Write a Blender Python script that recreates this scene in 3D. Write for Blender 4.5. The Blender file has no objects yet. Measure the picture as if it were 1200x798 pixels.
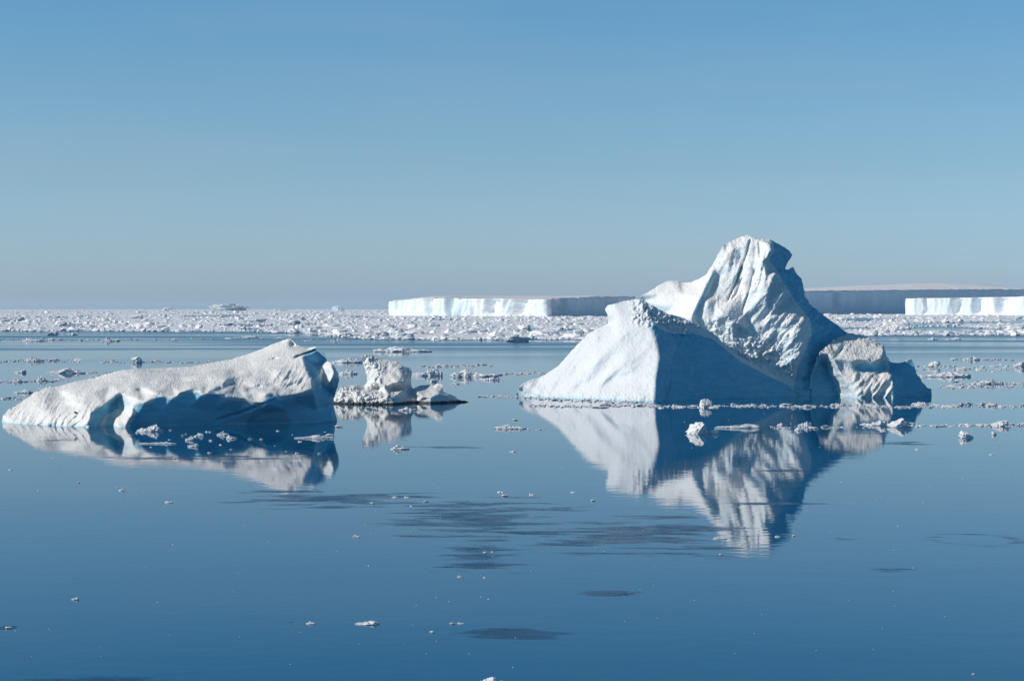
import bpy, math, random
import numpy as np
from mathutils import Vector
from mathutils.geometry import delaunay_2d_cdt

random.seed(7)
RNG = np.random.default_rng(11)
scene = bpy.context.scene
COL = scene.collection
R = math.radians

# ---------------------------------------------------------------- survey of the place
F = 1200 * 70 / 36.0          # focal length in photo pixels (70 mm lens)
CH = 12.0                     # eye height on the ship's deck, metres
HOR = 361.5                   # photo row of the horizon
SUN_TO = Vector((-0.97, -0.19, 0.0)).normalized() * math.cos(R(30)) + Vector((0, 0, math.sin(R(30))))

def W(py):                    # distance of the water surface seen at a row
    return F * CH / (py - HOR)

def P(px, py, d):             # surveyed position at distance d
    return np.stack([(px - 600.0) * d / F, d + 0 * px, CH - (py - HOR) * d / F], -1)

# ---------------------------------------------------------------- noise
def _h(ix, iy, iz, s):
    n = (ix.astype(np.int64) * 374761393 + iy.astype(np.int64) * 668265263 + iz.astype(np.int64) * 2147483647 + s * 974711) & 0x7fffffff
    n = ((n ^ (n >> 13)) * 1274126177) & 0x7fffffff
    n = ((n ^ (n >> 15)) * 2246822519) & 0x7fffffff
    return (n ^ (n >> 16))

def noise(p, s=0):
    p = np.asarray(p, float)
    i = np.floor(p).astype(np.int64); f = p - i
    u = f * f * f * (f * (f * 6 - 15) + 10)
    out = np.zeros(len(p))
    for dx in (0, 1):
        for dy in (0, 1):
            for dz in (0, 1):
                h = _h(i[:, 0] + dx, i[:, 1] + dy, i[:, 2] + dz, s)
                a = (h & 1023) / 1023 * 2 * np.pi; c = ((h >> 10) & 1023) / 1023 * 2 - 1
                r = np.sqrt(np.maximum(0, 1 - c * c))
                g = (f[:, 0] - dx) * r * np.cos(a) + (f[:, 1] - dy) * r * np.sin(a) + (f[:, 2] - dz) * c
                w = (u[:, 0] if dx else 1 - u[:, 0]) * (u[:, 1] if dy else 1 - u[:, 1]) * (u[:, 2] if dz else 1 - u[:, 2])
                out += g * w
    return out * 1.5

def fbm(p, o=4, s=0, gain=0.5, lac=2.03):
    p = np.asarray(p, float); t = np.zeros(len(p)); a = 1.0
    for k in range(o):
        t += a * noise(p, s + k * 17); p = p * lac + 3.1; a *= gain
    return t

def ridged(p, o=4, s=0, gain=0.5):
    p = np.asarray(p, float); t = np.zeros(len(p)); a = 1.0
    for k in range(o):
        t += a * (1 - 2 * np.abs(noise(p, s + k * 23))); p = p * 2.07 + 5.3; a *= gain
    return t

def smooth(a, b, x):
    t = np.clip((x - a) / (b - a), 0, 1); return t * t * (3 - 2 * t)

def blob(px, py, cx, cy, rx, ry):
    return np.exp(-(((px - cx) / rx) ** 2 + ((py - cy) / ry) ** 2))

# ---------------------------------------------------------------- mesh helpers
def mesh_from(name, v, tris, smooth_shade=True):
    v = np.asarray(v, np.float32); tris = np.asarray(tris, np.int32)
    me = bpy.data.meshes.new(name)
    me.vertices.add(len(v)); me.vertices.foreach_set('co', v.ravel())
    me.loops.add(len(tris) * 3); me.loops.foreach_set('vertex_index', tris.ravel())
    me.polygons.add(len(tris))
    me.polygons.foreach_set('loop_start', np.arange(0, len(tris) * 3, 3, dtype=np.int32))
    me.polygons.foreach_set('use_smooth', np.full(len(tris), smooth_shade))
    me.update(calc_edges=True); me.validate()
    return me

def link(name, me, mat, parent=None, loc=None):
    o = bpy.data.objects.new(name, me)
    if mat and not me.materials: me.materials.append(mat)
    COL.objects.link(o)
    if parent: o.parent = parent
    if loc is not None: o.location = loc
    return o

def tag(o, label=None, cat=None, group=None, kind=None):
    if label: o['label'] = label
    if cat: o['category'] = cat
    if group: o['group'] = group
    if kind: o['kind'] = kind
    return o

def vnormals(v, t):
    fn = np.cross(v[t[:, 1]] - v[t[:, 0]], v[t[:, 2]] - v[t[:, 0]])
    n = np.zeros_like(v)
    for k in range(3): np.add.at(n, t[:, k], fn)
    return n / np.maximum(np.linalg.norm(n, axis=1, keepdims=True), 1e-9)

# ---------------------------------------------------------------- materials
class NT:
    def __init__(s, name):
        s.m = bpy.data.materials.new(name); s.m.use_nodes = True
        s.t = s.m.node_tree; s.t.nodes.clear()
        s.out = s.n('ShaderNodeOutputMaterial')
        s.p = s.n('ShaderNodeBsdfPrincipled'); s.l(s.p.outputs[0], s.out.inputs['Surface'])
    def n(s, t, **kw):
        x = s.t.nodes.new(t)
        for k, v in kw.items(): setattr(x, k, v)
        return x
    def l(s, a, b): s.t.links.new(a, b)
    def val(s, sock, v):
        if hasattr(v, 'is_output'): s.l(v, sock)
        else: sock.default_value = v
    def math(s, op, a, b=0.0, c=None, clamp=False):
        x = s.n('ShaderNodeMath', operation=op); x.use_clamp = clamp
        s.val(x.inputs[0], a); s.val(x.inputs[1], b)
        if c is not None: s.val(x.inputs[2], c)
        return x.outputs[0]
    def mix(s, f, a, b):
        x = s.n('ShaderNodeMix', data_type='RGBA')
        s.val(x.inputs[0], f); s.val(x.inputs[6], a); s.val(x.inputs[7], b)
        return x.outputs[2]
    def rng(s, v, a, b, c=0.0, d=1.0):
        x = s.n('ShaderNodeMapRange'); x.interpolation_type = 'SMOOTHSTEP'
        s.val(x.inputs[0], v)
        for k, q in enumerate((a, b, c, d)): x.inputs[k + 1].default_value = q
        return x.outputs[0]
    def noise(s, vec, scale, detail=4.0, rough=0.55, dist=0.0):
        x = s.n('ShaderNodeTexNoise')
        s.l(vec, x.inputs['Vector']); x.inputs['Scale'].default_value = scale
        x.inputs['Detail'].default_value = detail; x.inputs['Roughness'].default_value = rough
        x.inputs['Distortion'].default_value = dist
        return x.outputs['Fac']
    def mapping(s, vec, scale=(1, 1, 1), rot=(0, 0, 0)):
        x = s.n('ShaderNodeMapping'); s.l(vec, x.inputs[0])
        x.inputs['Scale'].default_value = scale; x.inputs['Rotation'].default_value = rot
        return x.outputs[0]

def ice_material(name, snow=(0.86, 0.855, 0.85), ice=(0.50, 0.72, 0.82), dirt=0.25, wet=True, wetcol=(0.55, 0.75, 0.80),
                 bump=0.06, lo=0.05, hi=0.55, alg=0.0, cold=0.45, streak=0.0, grain=0.5):
    t = NT(name)
    geo = t.n('ShaderNodeNewGeometry'); pos = geo.outputs['Position']
    sx = t.n('ShaderNodeSeparateXYZ'); t.l(geo.outputs['Normal'], sx.inputs[0])
    sp = t.n('ShaderNodeSeparateXYZ'); t.l(pos, sp.inputs[0])
    n1 = t.noise(pos, 0.35, 5, 0.6); n2 = t.noise(pos, 1.7, 6, 0.65); n3 = t.noise(t.mapping(pos, (0.5, 0.5, 1.6), (0.2, 0.3, 0)), 0.8, 5, 0.6, 0.8)
    slope = t.math('ADD', sx.outputs[2], t.math('MULTIPLY', t.math('SUBTRACT', n1, 0.5), 0.7))
    slope = t.math('ADD', slope, t.math('MULTIPLY', t.math('SUBTRACT', n2, 0.5), 0.35))
    f = t.rng(slope, lo, hi)
    at = t.n('ShaderNodeAttribute', attribute_name='shade_blue')
    shade_blue = t.rng(t.math('ADD', at.outputs['Fac'], t.math('MULTIPLY', t.math('SUBTRACT', n2, 0.5), 0.5)), 0.35, 0.65)
    iced = tuple(c * 0.85 for c in ice)
    c = t.mix(t.rng(n3, 0.42, 0.62), (*ice, 1), (*iced, 1))
    c = t.mix(t.math('MULTIPLY_ADD', f, 1.0 - cold, cold), c, (*snow, 1))
    if dirt:
        dm = t.math('MULTIPLY', t.rng(t.noise(t.mapping(pos, (1, 0.5, 1.5)), 0.55, 6, 0.7, 0.6), 0.50, 0.72), dirt)
        c = t.mix(dm, c, (0.50, 0.42, 0.33, 1))
    c = t.mix(shade_blue, c, t.mix(t.rng(n3, 0.4, 0.62), (0.26, 0.60, 0.76, 1), (0.20, 0.52, 0.70, 1)))  # blue ice tone, also carrying the painted shade of the masked faces
    if streak:
        sv = t.noise(t.mapping(pos, (0.22, 0.5, 2.6), (0.15, 0.1, 0.25)), 1.0, 6, 0.6, 0.7)
        c = t.mix(t.math('MULTIPLY', t.rng(sv, 0.50, 0.66), streak), c, (0.46, 0.40, 0.34, 1))
    if wet:
        z = t.math('ADD', sp.outputs[2], t.math('MULTIPLY', t.math('SUBTRACT', n2, 0.5), -0.5))
        c = t.mix(t.math('MULTIPLY', t.rng(z, 0.05, 0.32, 1.0, 0.0), t.math('SUBTRACT', 1.0, shade_blue)), c, (*wetcol, 1))
        if alg:
            z2 = t.math('ADD', sp.outputs[2], t.math('MULTIPLY', t.math('SUBTRACT', n2, 0.5), -0.35))
            c = t.mix(t.rng(z2, 0.16, 0.34, alg, 0.0), c, (0.025, 0.024, 0.02, 1))
    t.l(c, t.p.inputs['Base Color'])
    t.p.inputs['Roughness'].default_value = 0.55
    t.p.inputs['Specular IOR Level'].default_value = 0.25
    b = t.n('ShaderNodeBump'); b.inputs['Strength'].default_value = 0.8; b.inputs['Distance'].default_value = bump
    posb = t.mapping(pos, (1.0, grain, 1.0))
    hgt = t.math('ADD', t.noise(posb, 0.9, 8, 0.58), t.math('MULTIPLY', t.noise(t.mapping(posb, (1.0, 1.0, 0.35), (0.1, 0.5, 0)), 1.6, 4, 0.55), 0.6))
    t.l(hgt, b.inputs['Height']); t.l(b.outputs[0], t.p.inputs['Normal'])
    return t.m

M_SLOPE = ice_material('glacier_ice_smooth', snow=(0.80, 0.81, 0.82), dirt=0.05, lo=-0.05, hi=0.45, bump=0.02, cold=.75)
M_PEAK = ice_material('glacier_ice_ribbed', snow=(0.87, 0.85, 0.83), dirt=0.22, lo=-0.02, hi=0.5, bump=0.035)
M_BLOCK = ice_material('glacier_ice_block', dirt=0.35, lo=0.0, hi=0.55, bump=0.025, snow=(0.82, 0.79, 0.75))
M_LEFT = ice_material('glacier_ice_low', dirt=0.2, streak=0.24, grain=0.12, lo=0.0, hi=0.5, bump=0.005, wetcol=(0.68, 0.80, 0.83), snow=(0.90, 0.865, 0.82))
M_STAINED = ice_material('stained_ice', dirt=0.45, lo=-0.1, hi=0.5, bump=0.03, ice=(0.62, 0.72, 0.76), snow=(0.83, 0.80, 0.76), alg=0.97)
M_FLOE = ice_material('floe_snow', dirt=0.15, wet=False, lo=-0.2, hi=0.4, bump=0.02, ice=(0.70, 0.78, 0.82), snow=(0.84, 0.82, 0.81))
M_CRUMB = ice_material('brash_snow', dirt=0.12, wet=False, lo=-0.3, hi=0.3, bump=0.01, ice=(0.70, 0.77, 0.80), snow=(0.82, 0.80, 0.79))
M_PACK = ice_material('pack_snow', dirt=0.0, wet=False, lo=-0.5, hi=0.2, bump=0.04, ice=(0.72, 0.79, 0.84), snow=(0.93, 0.90, 0.89))

def tabular_material(name='tabular_ice', pale=(0.80, 0.84, 0.86), deep=(0.68, 0.78, 0.83)):
    t = NT(name)
    geo = t.n('ShaderNodeNewGeometry'); pos = geo.outputs['Position']
    sx = t.n('ShaderNodeSeparateXYZ'); t.l(geo.outputs['Normal'], sx.inputs[0])
    n1 = t.noise(t.mapping(pos, (1, 1, 0.25)), 0.03, 5, 0.6)
    c = t.mix(t.rng(n1, 0.4, 0.65), (*pale, 1), (*deep, 1))
    c = t.mix(t.rng(sx.outputs[2], 0.3, 0.7), c, (0.85, 0.81, 0.80, 1))
    t.l(c, t.p.inputs['Base Color']); t.p.inputs['Roughness'].default_value = 0.7
    t.p.inputs['Specular IOR Level'].default_value = 0.1
    b = t.n('ShaderNodeBump'); b.inputs['Strength'].default_value = 0.6; b.inputs['Distance'].default_value = 2.0
    t.l(t.noise(t.mapping(pos, (1, 1, 0.3)), 0.12, 6, 0.65), b.inputs['Height']); t.l(b.outputs[0], t.p.inputs['Normal'])
    return t.m
M_TAB = tabular_material()
M_CLIFF = tabular_material('shaded_tabular_ice', (0.56, 0.70, 0.80), (0.48, 0.64, 0.77))  # bluer copy of the tabular ice, with the cliff's shade in its colour

def water_material():
    t = NT('sea_water')
    geo = t.n('ShaderNodeNewGeometry'); pos = geo.outputs['Position']
    t.p.inputs['Base Color'].default_value = (0.0, 0.076, 0.175, 1)
    t.p.inputs['IOR'].default_value = 1.333
    wind = t.noise(t.mapping(pos, (0.0035, 0.016, 0.0)), 1.0, 4, 0.55, 0.4)      # wind lanes
    sp = t.n('ShaderNodeSeparateXYZ'); t.l(pos, sp.inputs[0])
    far = t.rng(sp.outputs[1], 300.0, 700.0)
    r = t.math('MULTIPLY_ADD', t.math('MULTIPLY', t.rng(wind, 0.36, 0.58), far), 0.20, 0.022)
    t.l(r, t.p.inputs['Roughness'])
    h1 = t.noise(t.mapping(pos, (0.8, 1.2, 1), (0, 0, 0.3)), 1.0, 3, 0.5)
    h2 = t.noise(t.mapping(pos, (0.16, 0.3, 1), (0, 0, -0.2)), 1.0, 3, 0.5)
    h = t.math('ADD', t.math('MULTIPLY', h1, 0.003), t.math('MULTIPLY', h2, 0.006))
    b = t.n('ShaderNodeBump'); b.inputs['Strength'].default_value = 1.0; b.inputs['Distance'].default_value = 1.0
    t.l(h, b.inputs['Height']); t.l(b.outputs[0], t.p.inputs['Normal'])
    return t.m
M_WATER = water_material()

def film_material():
    t = NT('grease_ice')
    geo = t.n('ShaderNodeNewGeometry'); pos = geo.outputs['Position']
    n = t.noise(t.mapping(pos, (0.5, 0.5, 1)), 1.0, 5, 0.65)
    t.l(t.mix(t.rng(n, 0.4, 0.65), (0.0, 0.026, 0.11, 1), (0.0, 0.045, 0.15, 1)), t.p.inputs['Base Color'])
    t.l(t.rng(n, 0.3, 0.7, 0.14, 0.3), t.p.inputs['Roughness']); t.p.inputs['IOR'].default_value = 1.31
    at = t.n('ShaderNodeAttribute', attribute_name='cover'); tr = t.n('ShaderNodeBsdfTransparent'); mx = t.n('ShaderNodeMixShader')
    t.l(t.rng(t.math('ADD', at.outputs['Fac'], t.math('MULTIPLY', t.math('SUBTRACT', t.noise(t.mapping(pos, (.16, 1.1, 1)), 1.0, 6, .75), .53), 3.4)), 0.1, 0.75, 0.0, 0.75), mx.inputs[0])
    t.l(tr.outputs[0], mx.inputs[1]); t.l(t.p.outputs[0], mx.inputs[2]); t.l(mx.outputs[0], t.out.inputs['Surface'])
    b = t.n('ShaderNodeBump'); b.inputs['Strength'].default_value = 0.6; b.inputs['Distance'].default_value = 0.02
    t.l(t.noise(pos, 3.0, 4, 0.6), b.inputs['Height']); t.l(b.outputs[0], t.p.inputs['Normal'])
    return t.m
M_FILM = film_material()

def stone_material():
    t = NT('brown_stone')
    geo = t.n('ShaderNodeNewGeometry')
    t.l(t.mix(t.noise(geo.outputs['Position'], 6.0), (0.10, 0.055, 0.03, 1), (0.22, 0.13, 0.08, 1)), t.p.inputs['Base Color'])
    t.p.inputs['Roughness'].default_value = 0.85
    return t.m
M_STONE = stone_material()

# ---------------------------------------------------------------- bergs surveyed point by point
def inside(poly, q):
    x, y = q[:, 0], q[:, 1]; c = np.zeros(len(q), bool)
    for (x0, y0), (x1, y1) in zip(poly, np.roll(poly, -1, 0)):
        m = (y0 > y) != (y1 > y)
        with np.errstate(divide='ignore', invalid='ignore'):
            c ^= m & (x < (x1 - x0) * (y - y0) / (y1 - y0 + 1e-12) + x0)
    return c

def seg_dist(q, pts):
    d = np.full(len(q), 1e9)
    for a, b in zip(pts[:-1], pts[1:]):
        ab = b - a; L = max(ab @ ab, 1e-9)
        t = np.clip(((q - a) @ ab) / L, 0, 1)
        d = np.minimum(d, np.linalg.norm(q - a - t[:, None] * ab, axis=1))
    return d

def berg_mesh(name, outline, ctrl, ridges, thick, edge, mat, parent, step=1.25, rough=0.7, relax=4,
              hook=None, amp=0.16, freq=0.9, fine=0.05, seed=0, ampmask=None, origin=(0, 0, 0), shade_blue=None, soft=None, soft_n=10, ys=.5):
    ol = np.array(outline, float); top = ol[:, :2]
    # 1. coarse survey triangulation carries the depths
    cv = [tuple(p) for p in top] + [(c[0], c[1]) for c in ctrl]
    cd = list(ol[:, 2]) + [c[2] for c in ctrl]
    edges = []
    for r in ridges:
        ids = []
        for p in r:
            cv.append((p[0], p[1])); cd.append(p[2]); ids.append(len(cv) - 1)
        edges += list(zip(ids[:-1], ids[1:]))
    n = len(top); edges += [(i, i + 1) for i in range(n - 1)]
    res = delaunay_2d_cdt([Vector(c) for c in cv], edges, [], 0, 1e-4)
    rv = np.array([list(p) for p in res[0]]); rd = np.zeros(len(rv))
    for k, orig in enumerate(res[3]):
        if orig: rd[k] = np.mean([cd[i] for i in orig])
        else:
            dd = np.linalg.norm(np.array(cv) - rv[k], axis=1); j = np.argsort(dd)[:3]
            rd[k] = np.average(np.array(cd)[j], weights=1 / (dd[j] + .1))
    rtris = [(rv[list(t)], rd[list(t)]) for t in res[2]]
    # 2. dense outline, ragged
    seg = np.linalg.norm(np.diff(top, axis=0), axis=1); s = np.r_[0, np.cumsum(seg)]
    m = int(s[-1] / step)
    q = np.linspace(0, s[-1], m)
    bx = np.interp(q, s, top[:, 0]); by = np.interp(q, s, top[:, 1])
    jit = np.stack([q * 0.14, 0 * q + seed, 0 * q], -1)
    fade = np.clip(np.minimum(q, s[-1] - q) / 12, 0, 1)
    bx = bx + fade * fbm(jit, 4, seed) * rough; by = by + fade * fbm(jit + 50, 4, seed + 3) * rough
    nb = int((bx[-1] - bx[0]) / step)
    lx = np.linspace(bx[-1], bx[0], nb + 2)[1:-1]; ly = np.linspace(by[-1], by[0], nb + 2)[1:-1]
    ring = np.stack([np.r_[bx, lx], np.r_[by, ly]], -1)
    # 3. fine points
    gx, gy = np.meshgrid(np.arange(ring[:, 0].min(), ring[:, 0].max(), step), np.arange(ring[:, 1].min(), ring[:, 1].max(), step * .87))
    gx = gx + (np.arange(gx.shape[0])[:, None] % 2) * step / 2
    g = np.stack([gx.ravel(), gy.ravel()], -1); g = g + RNG.uniform(-.18, .18, g.shape) * step
    g = g[inside(ring, g)]; g = g[seg_dist(g, np.vstack([ring, ring[:1]])) > step * .55]
    allp = np.vstack([ring, g]); nr = len(ring)
    res = delaunay_2d_cdt([Vector(p) for p in allp], [(i, (i + 1) % nr) for i in range(nr)], [], 1, 1e-5)
    fv = np.array([list(p) for p in res[0]])
    tris = np.array([list(t) for t in res[2]], np.int64)
    isb = np.array([any(i < nr for i in o) for o in res[3]])
    order = {}
    for k, o in enumerate(res[3]):
        for i in o:
            if i < nr: order[i] = k
    # interpolate depth
    d = np.full(len(fv), np.nan)
    for (a, b, c), (da, db, dc) in rtris:
        den = (b[1] - c[1]) * (a[0] - c[0]) + (c[0] - b[0]) * (a[1] - c[1])
        if abs(den) < 1e-9: continue
        lo = np.minimum(np.minimum(a, b), c) - .01; hi = np.maximum(np.maximum(a, b), c) + .01
        k = np.where((fv[:, 0] >= lo[0]) & (fv[:, 0] <= hi[0]) & (fv[:, 1] >= lo[1]) & (fv[:, 1] <= hi[1]))[0]
        if not len(k): continue
        w0 = ((b[1] - c[1]) * (fv[k, 0] - c[0]) + (c[0] - b[0]) * (fv[k, 1] - c[1])) / den
        w1 = ((c[1] - a[1]) * (fv[k, 0] - c[0]) + (a[0] - c[0]) * (fv[k, 1] - c[1])) / den
        w2 = 1 - w0 - w1
        ok = (w0 > -1e-4) & (w1 > -1e-4) & (w2 > -1e-4)
        d[k[ok]] = w0[ok] * da + w1[ok] * db + w2[ok] * dc
    for k in np.where(np.isnan(d))[0]:
        j = np.argmin(np.linalg.norm(np.array(cv) - fv[k], axis=1)); d[k] = cd[j]
    # relax
    e = np.vstack([tris[:, [0, 1]], tris[:, [1, 2]], tris[:, [2, 0]]])
    for _ in range(relax):
        acc = np.zeros(len(d)); cnt = np.zeros(len(d))
        np.add.at(acc, e[:, 0], d[e[:, 1]]); np.add.at(cnt, e[:, 0], 1)
        np.add.at(acc, e[:, 1], d[e[:, 0]]); np.add.at(cnt, e[:, 1], 1)
        d = np.where(isb, d, acc / np.maximum(cnt, 1))
    if soft is not None:
        w_ = np.clip(soft(fv[:, 0], fv[:, 1]), 0, 1)
        for _ in range(soft_n):
            acc = np.zeros(len(d)); cnt = np.zeros(len(d))
            np.add.at(acc, e[:, 0], d[e[:, 1]]); np.add.at(cnt, e[:, 0], 1)
            np.add.at(acc, e[:, 1], d[e[:, 0]]); np.add.at(cnt, e[:, 1], 1)
            d = np.where(isb, d, d * (1 - w_) + w_ * acc / np.maximum(cnt, 1))
    ed = seg_dist(fv, np.stack([bx, by], -1))
    if hook is not None: d = d + hook(fv[:, 0], fv[:, 1]) * np.clip(ed / 3, 0, 1)
    back = d + thick * np.sqrt(1 - (1 - np.clip(ed / edge, 0, 1)) ** 2)
    # 4. weld front and back
    ib = np.array([order[i] for i in range(nr)])
    topset = set(ib[:m].tolist())
    vf = P(fv[:, 0], fv[:, 1], d); vb = P(fv[:, 0], fv[:, 1], back)
    idx = np.arange(len(fv)) + len(fv)
    for k in topset: idx[k] = k
    # orientation: front faces the camera
    a, b, c = fv[tris[:, 0]], fv[tris[:, 1]], fv[tris[:, 2]]
    ccw = ((b[:, 0] - a[:, 0]) * (c[:, 1] - a[:, 1]) - (b[:, 1] - a[:, 1]) * (c[:, 0] - a[:, 0])) > 0
    ft = np.where(ccw[:, None], tris[:, ::-1], tris)
    bt = idx[ft[:, ::-1]]
    strip = []
    low = list(ib[m - 1:]) + [ib[0]]
    for i, j in zip(low[:-1], low[1:]):
        strip += [(i, j, idx[j]), (i, idx[j], idx[i])]
    v = np.vstack([vf, vb]); t = np.vstack([ft, bt, np.array(strip)])
    t = t[(t[:, 0] != t[:, 1]) & (t[:, 1] != t[:, 2]) & (t[:, 0] != t[:, 2])]
    # one linear split for finer relief
    ee = np.sort(np.vstack([t[:, [0, 1]], t[:, [1, 2]], t[:, [2, 0]]]), axis=1)
    ue, inv = np.unique(ee, axis=0, return_inverse=True); inv = inv.ravel()
    mid = len(v) + inv; k = len(t); m01, m12, m20 = mid[:k], mid[k:2 * k], mid[2 * k:]
    v = np.vstack([v, (v[ue[:, 0]] + v[ue[:, 1]]) / 2])
    pxy = np.vstack([fv, fv]); pxy = np.vstack([pxy, (pxy[ue[:, 0]] + pxy[ue[:, 1]]) / 2])
    t = np.vstack([np.stack([t[:, 0], m01, m20], -1), np.stack([m01, t[:, 1], m12], -1), np.stack([m20, m12, t[:, 2]], -1), np.stack([m01, m12, m20], -1)])
    used = np.unique(t); rem = np.full(len(v), -1); rem[used] = np.arange(len(used))
    v = v[used]; pxy = pxy[used]; t = rem[t]
    nrm = vnormals(v, t)
    q = v * [freq, freq * ys, freq]
    am = ampmask(pxy[:, 0], pxy[:, 1]) if ampmask else 1.0
    disp = amp * am * (0.6 * fbm(q, 4, seed) + 0.55 * (ridged(q * 0.8 + 9, 3, seed + 5) - 0.9))
    disp += fine * am * fbm(v * [4.2, 4.2 * ys * ys, 4.2], 3, seed + 9, 0.6)
    v = v + nrm * disp[:, None]
    v = v - np.array(origin)
    me = mesh_from(name, v, t)
    at = me.attributes.new('shade_blue', 'FLOAT', 'POINT')
    at.data.foreach_set('value', np.asarray(shade_blue(pxy[:, 0], pxy[:, 1]) if shade_blue else np.zeros(len(v)), np.float32))
    return link(name, me, mat, parent)


def base_pts(pts, below=9.0):
    """waterline points and the same line under water"""
    out = []
    for px, d in pts:
        py = HOR + F * CH / d
        out += [(px, py, d), (px, py + below, d - 0.5)]
    return out

# ---- the large berg
berg = bpy.data.objects.new('large_iceberg', None); COL.objects.link(berg)
BO = P(np.array([850.]), np.array([HOR + F * CH / 265]), 265.0)[0]
berg.location = BO
tag(berg, 'tallest iceberg, ribbed white peak with a notched summit and deep blue shaded flank', 'iceberg')

A_OUT = [(603, 476, 275), (603.5, 466, 274), (605, 461, 273), (611, 451, 272), (620, 445, 272), (632, 443, 272), (655, 428, 271), (669, 412, 271), (688, 392, 270.5),
         (700, 385, 270), (707, 382, 270), (713, 378, 270), (712, 370, 270), (709, 362, 271), (712, 357.5, 271), (720, 356, 270), (730, 353, 270), (741, 351, 269.5),
         (751, 350.5, 269), (767, 359, 268.5), (781, 367, 268.5), (800, 372, 269), (812, 378, 269), (835, 389.5, 270), (851, 404.7, 270.5),
         (867, 417.5, 271), (884, 427, 272), (905, 439, 272.7), (914, 444, 273), (924, 452, 273.2), (934, 462, 273.4), (940, 471, 273.4), (943, 479, 273.4)]
A_CTRL = base_pts([(620, 271.5), (640, 269), (665, 266.5), (690, 263.5), (730, 260), (785, 259.4), (800, 261.2), (830, 264.2), (860, 266.6), (890, 269), (915, 271), (932, 272.6)])
A_CTRL += [(725, 372, 268.4), (735, 362, 268.8), (655, 452, 269), (745, 440, 261.4), (785, 385, 267.2), (800, 400, 267.3), (800, 440, 263.6),
           (830, 412, 268.9), (830, 450, 265.8), (870, 442, 270.2), (900, 456, 271.8), (715, 445, 263.8), (625, 458, 270.8)]
A_RID = [[(751, 352, 268.7), (762, 381, 265.3), (768.5, 398, 263.4), (773, 417.5, 261.2), (768.5, 447, 258.6), (767, 470, 257.2), (767, 483, 256.6)],
         [(742, 372, 267.2), (725, 400, 266.0), (697, 425, 266.3), (664, 458, 267.2)],
         [(700, 405, 268.3), (678, 430, 268.7), (650, 447, 269.7)],
         [(765, 406, 262.9), (730, 427, 263.0), (694, 460, 264.0)],
         [(733, 412, 264.6), (712, 432, 265.0), (682, 455, 266.2)],
         [(801, 377, 268.6), (795, 410, 266.2), (787, 440, 262.3), (780, 465, 259.4)]]
def a_hook(px, py):
    crumb = smooth(0, 1, 1.25 - np.abs((py - (351 + np.clip(px - 751, 0, 200) * .36 + 14)) / 17)) * smooth(735, 752, px) * (1 - smooth(795, 830, px))
    u = np.stack([px * .16, py * .16, 0 * px], -1)
    crack = np.exp(-((px - (801 - (py - 377) * .25 + 2 * np.sin(py * .1))) / 1.3) ** 2) * smooth(375, 385, py)
    s_ = (px - 745) * .72 + (py - 352) * .69; t_ = -(px - 745) * .69 + (py - 352) * .72
    u2 = np.stack([s_ * .034 + .35 * np.sin(t_ * .025), t_ * .009, 0 * px + 5], -1)
    wash = ridged(u2, 3, 47, .4) - .7
    lit = (1 - smooth(755, 768, px)) * smooth(372, 395, py)
    return crumb * (ridged(u, 4, 41) - .9) * .75 + .25 * crack - .2 * lit * wash
def a_amp(px, py):
    return 0.40 + 1.0 * np.exp(-((py - 470) / 7) ** 2) * smooth(600, 640, px) * (1 - smooth(760, 775, px)) - .15 * (px > 775)
def a_shade_blue(px, py):          # flank right of the crest: blue ice colour deepened for its shade
    x = np.interp(py, [352, 381, 398, 417, 447, 480], [752, 763, 769.5, 774, 769.5, 767.5])
    return smooth(-1.5, 1.5, px - x) * smooth(0, 10, py - np.interp(px, [751, 781, 800, 812, 835, 867, 905, 965], [366, 385, 386, 386, 392, 418, 438, 461]))
front = berg_mesh('front_slope', A_OUT, A_CTRL, A_RID, 11, 60, M_SLOPE, berg, hook=a_hook, shade_blue=a_shade_blue, amp=.12, seed=3, ampmask=a_amp, relax=5, origin=BO)

B_OUT = [(738, 478, 286), (738, 400, 286), (745, 355, 284), (748, 350, 283), (752, 347, 283), (762, 341, 283), (774, 333, 283), (785, 328.6, 283), (795, 328.6, 283), (799, 331.5, 283),
         (809, 331, 282), (818, 327.5, 281), (827, 321.7, 280), (832, 315, 280), (836, 309.6, 280), (843.8, 293, 280), (848, 287, 280), (854, 284, 280), (866, 278.6, 280), (875, 275.3, 279.5),
         (878.5, 275.3, 279.5), (880, 278, 279), (886, 278.8, 279), (892, 280, 279), (902, 280.5, 279), (909, 284.5, 280), (917, 288.6, 281), (926, 294, 282), (928.3, 299, 282.5), (925, 304.5, 282),
         (919, 316, 281), (923, 316.3, 281), (929.5, 313, 281.5), (933, 319, 282), (937, 325, 282), (941, 332.7, 282), (943.4, 345, 282), (947.8, 355, 282), (955, 362, 282), (962.5, 368, 281.5),
         (977.6, 379, 281), (992, 389.5, 280.5), (1003, 400, 280.5), (1010, 420, 280), (1012, 478, 279)]
B_CTRL = base_pts([(760, 284), (840, 276), (900, 273.5), (945, 274.8), (975, 275), (1000, 276)])
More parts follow.
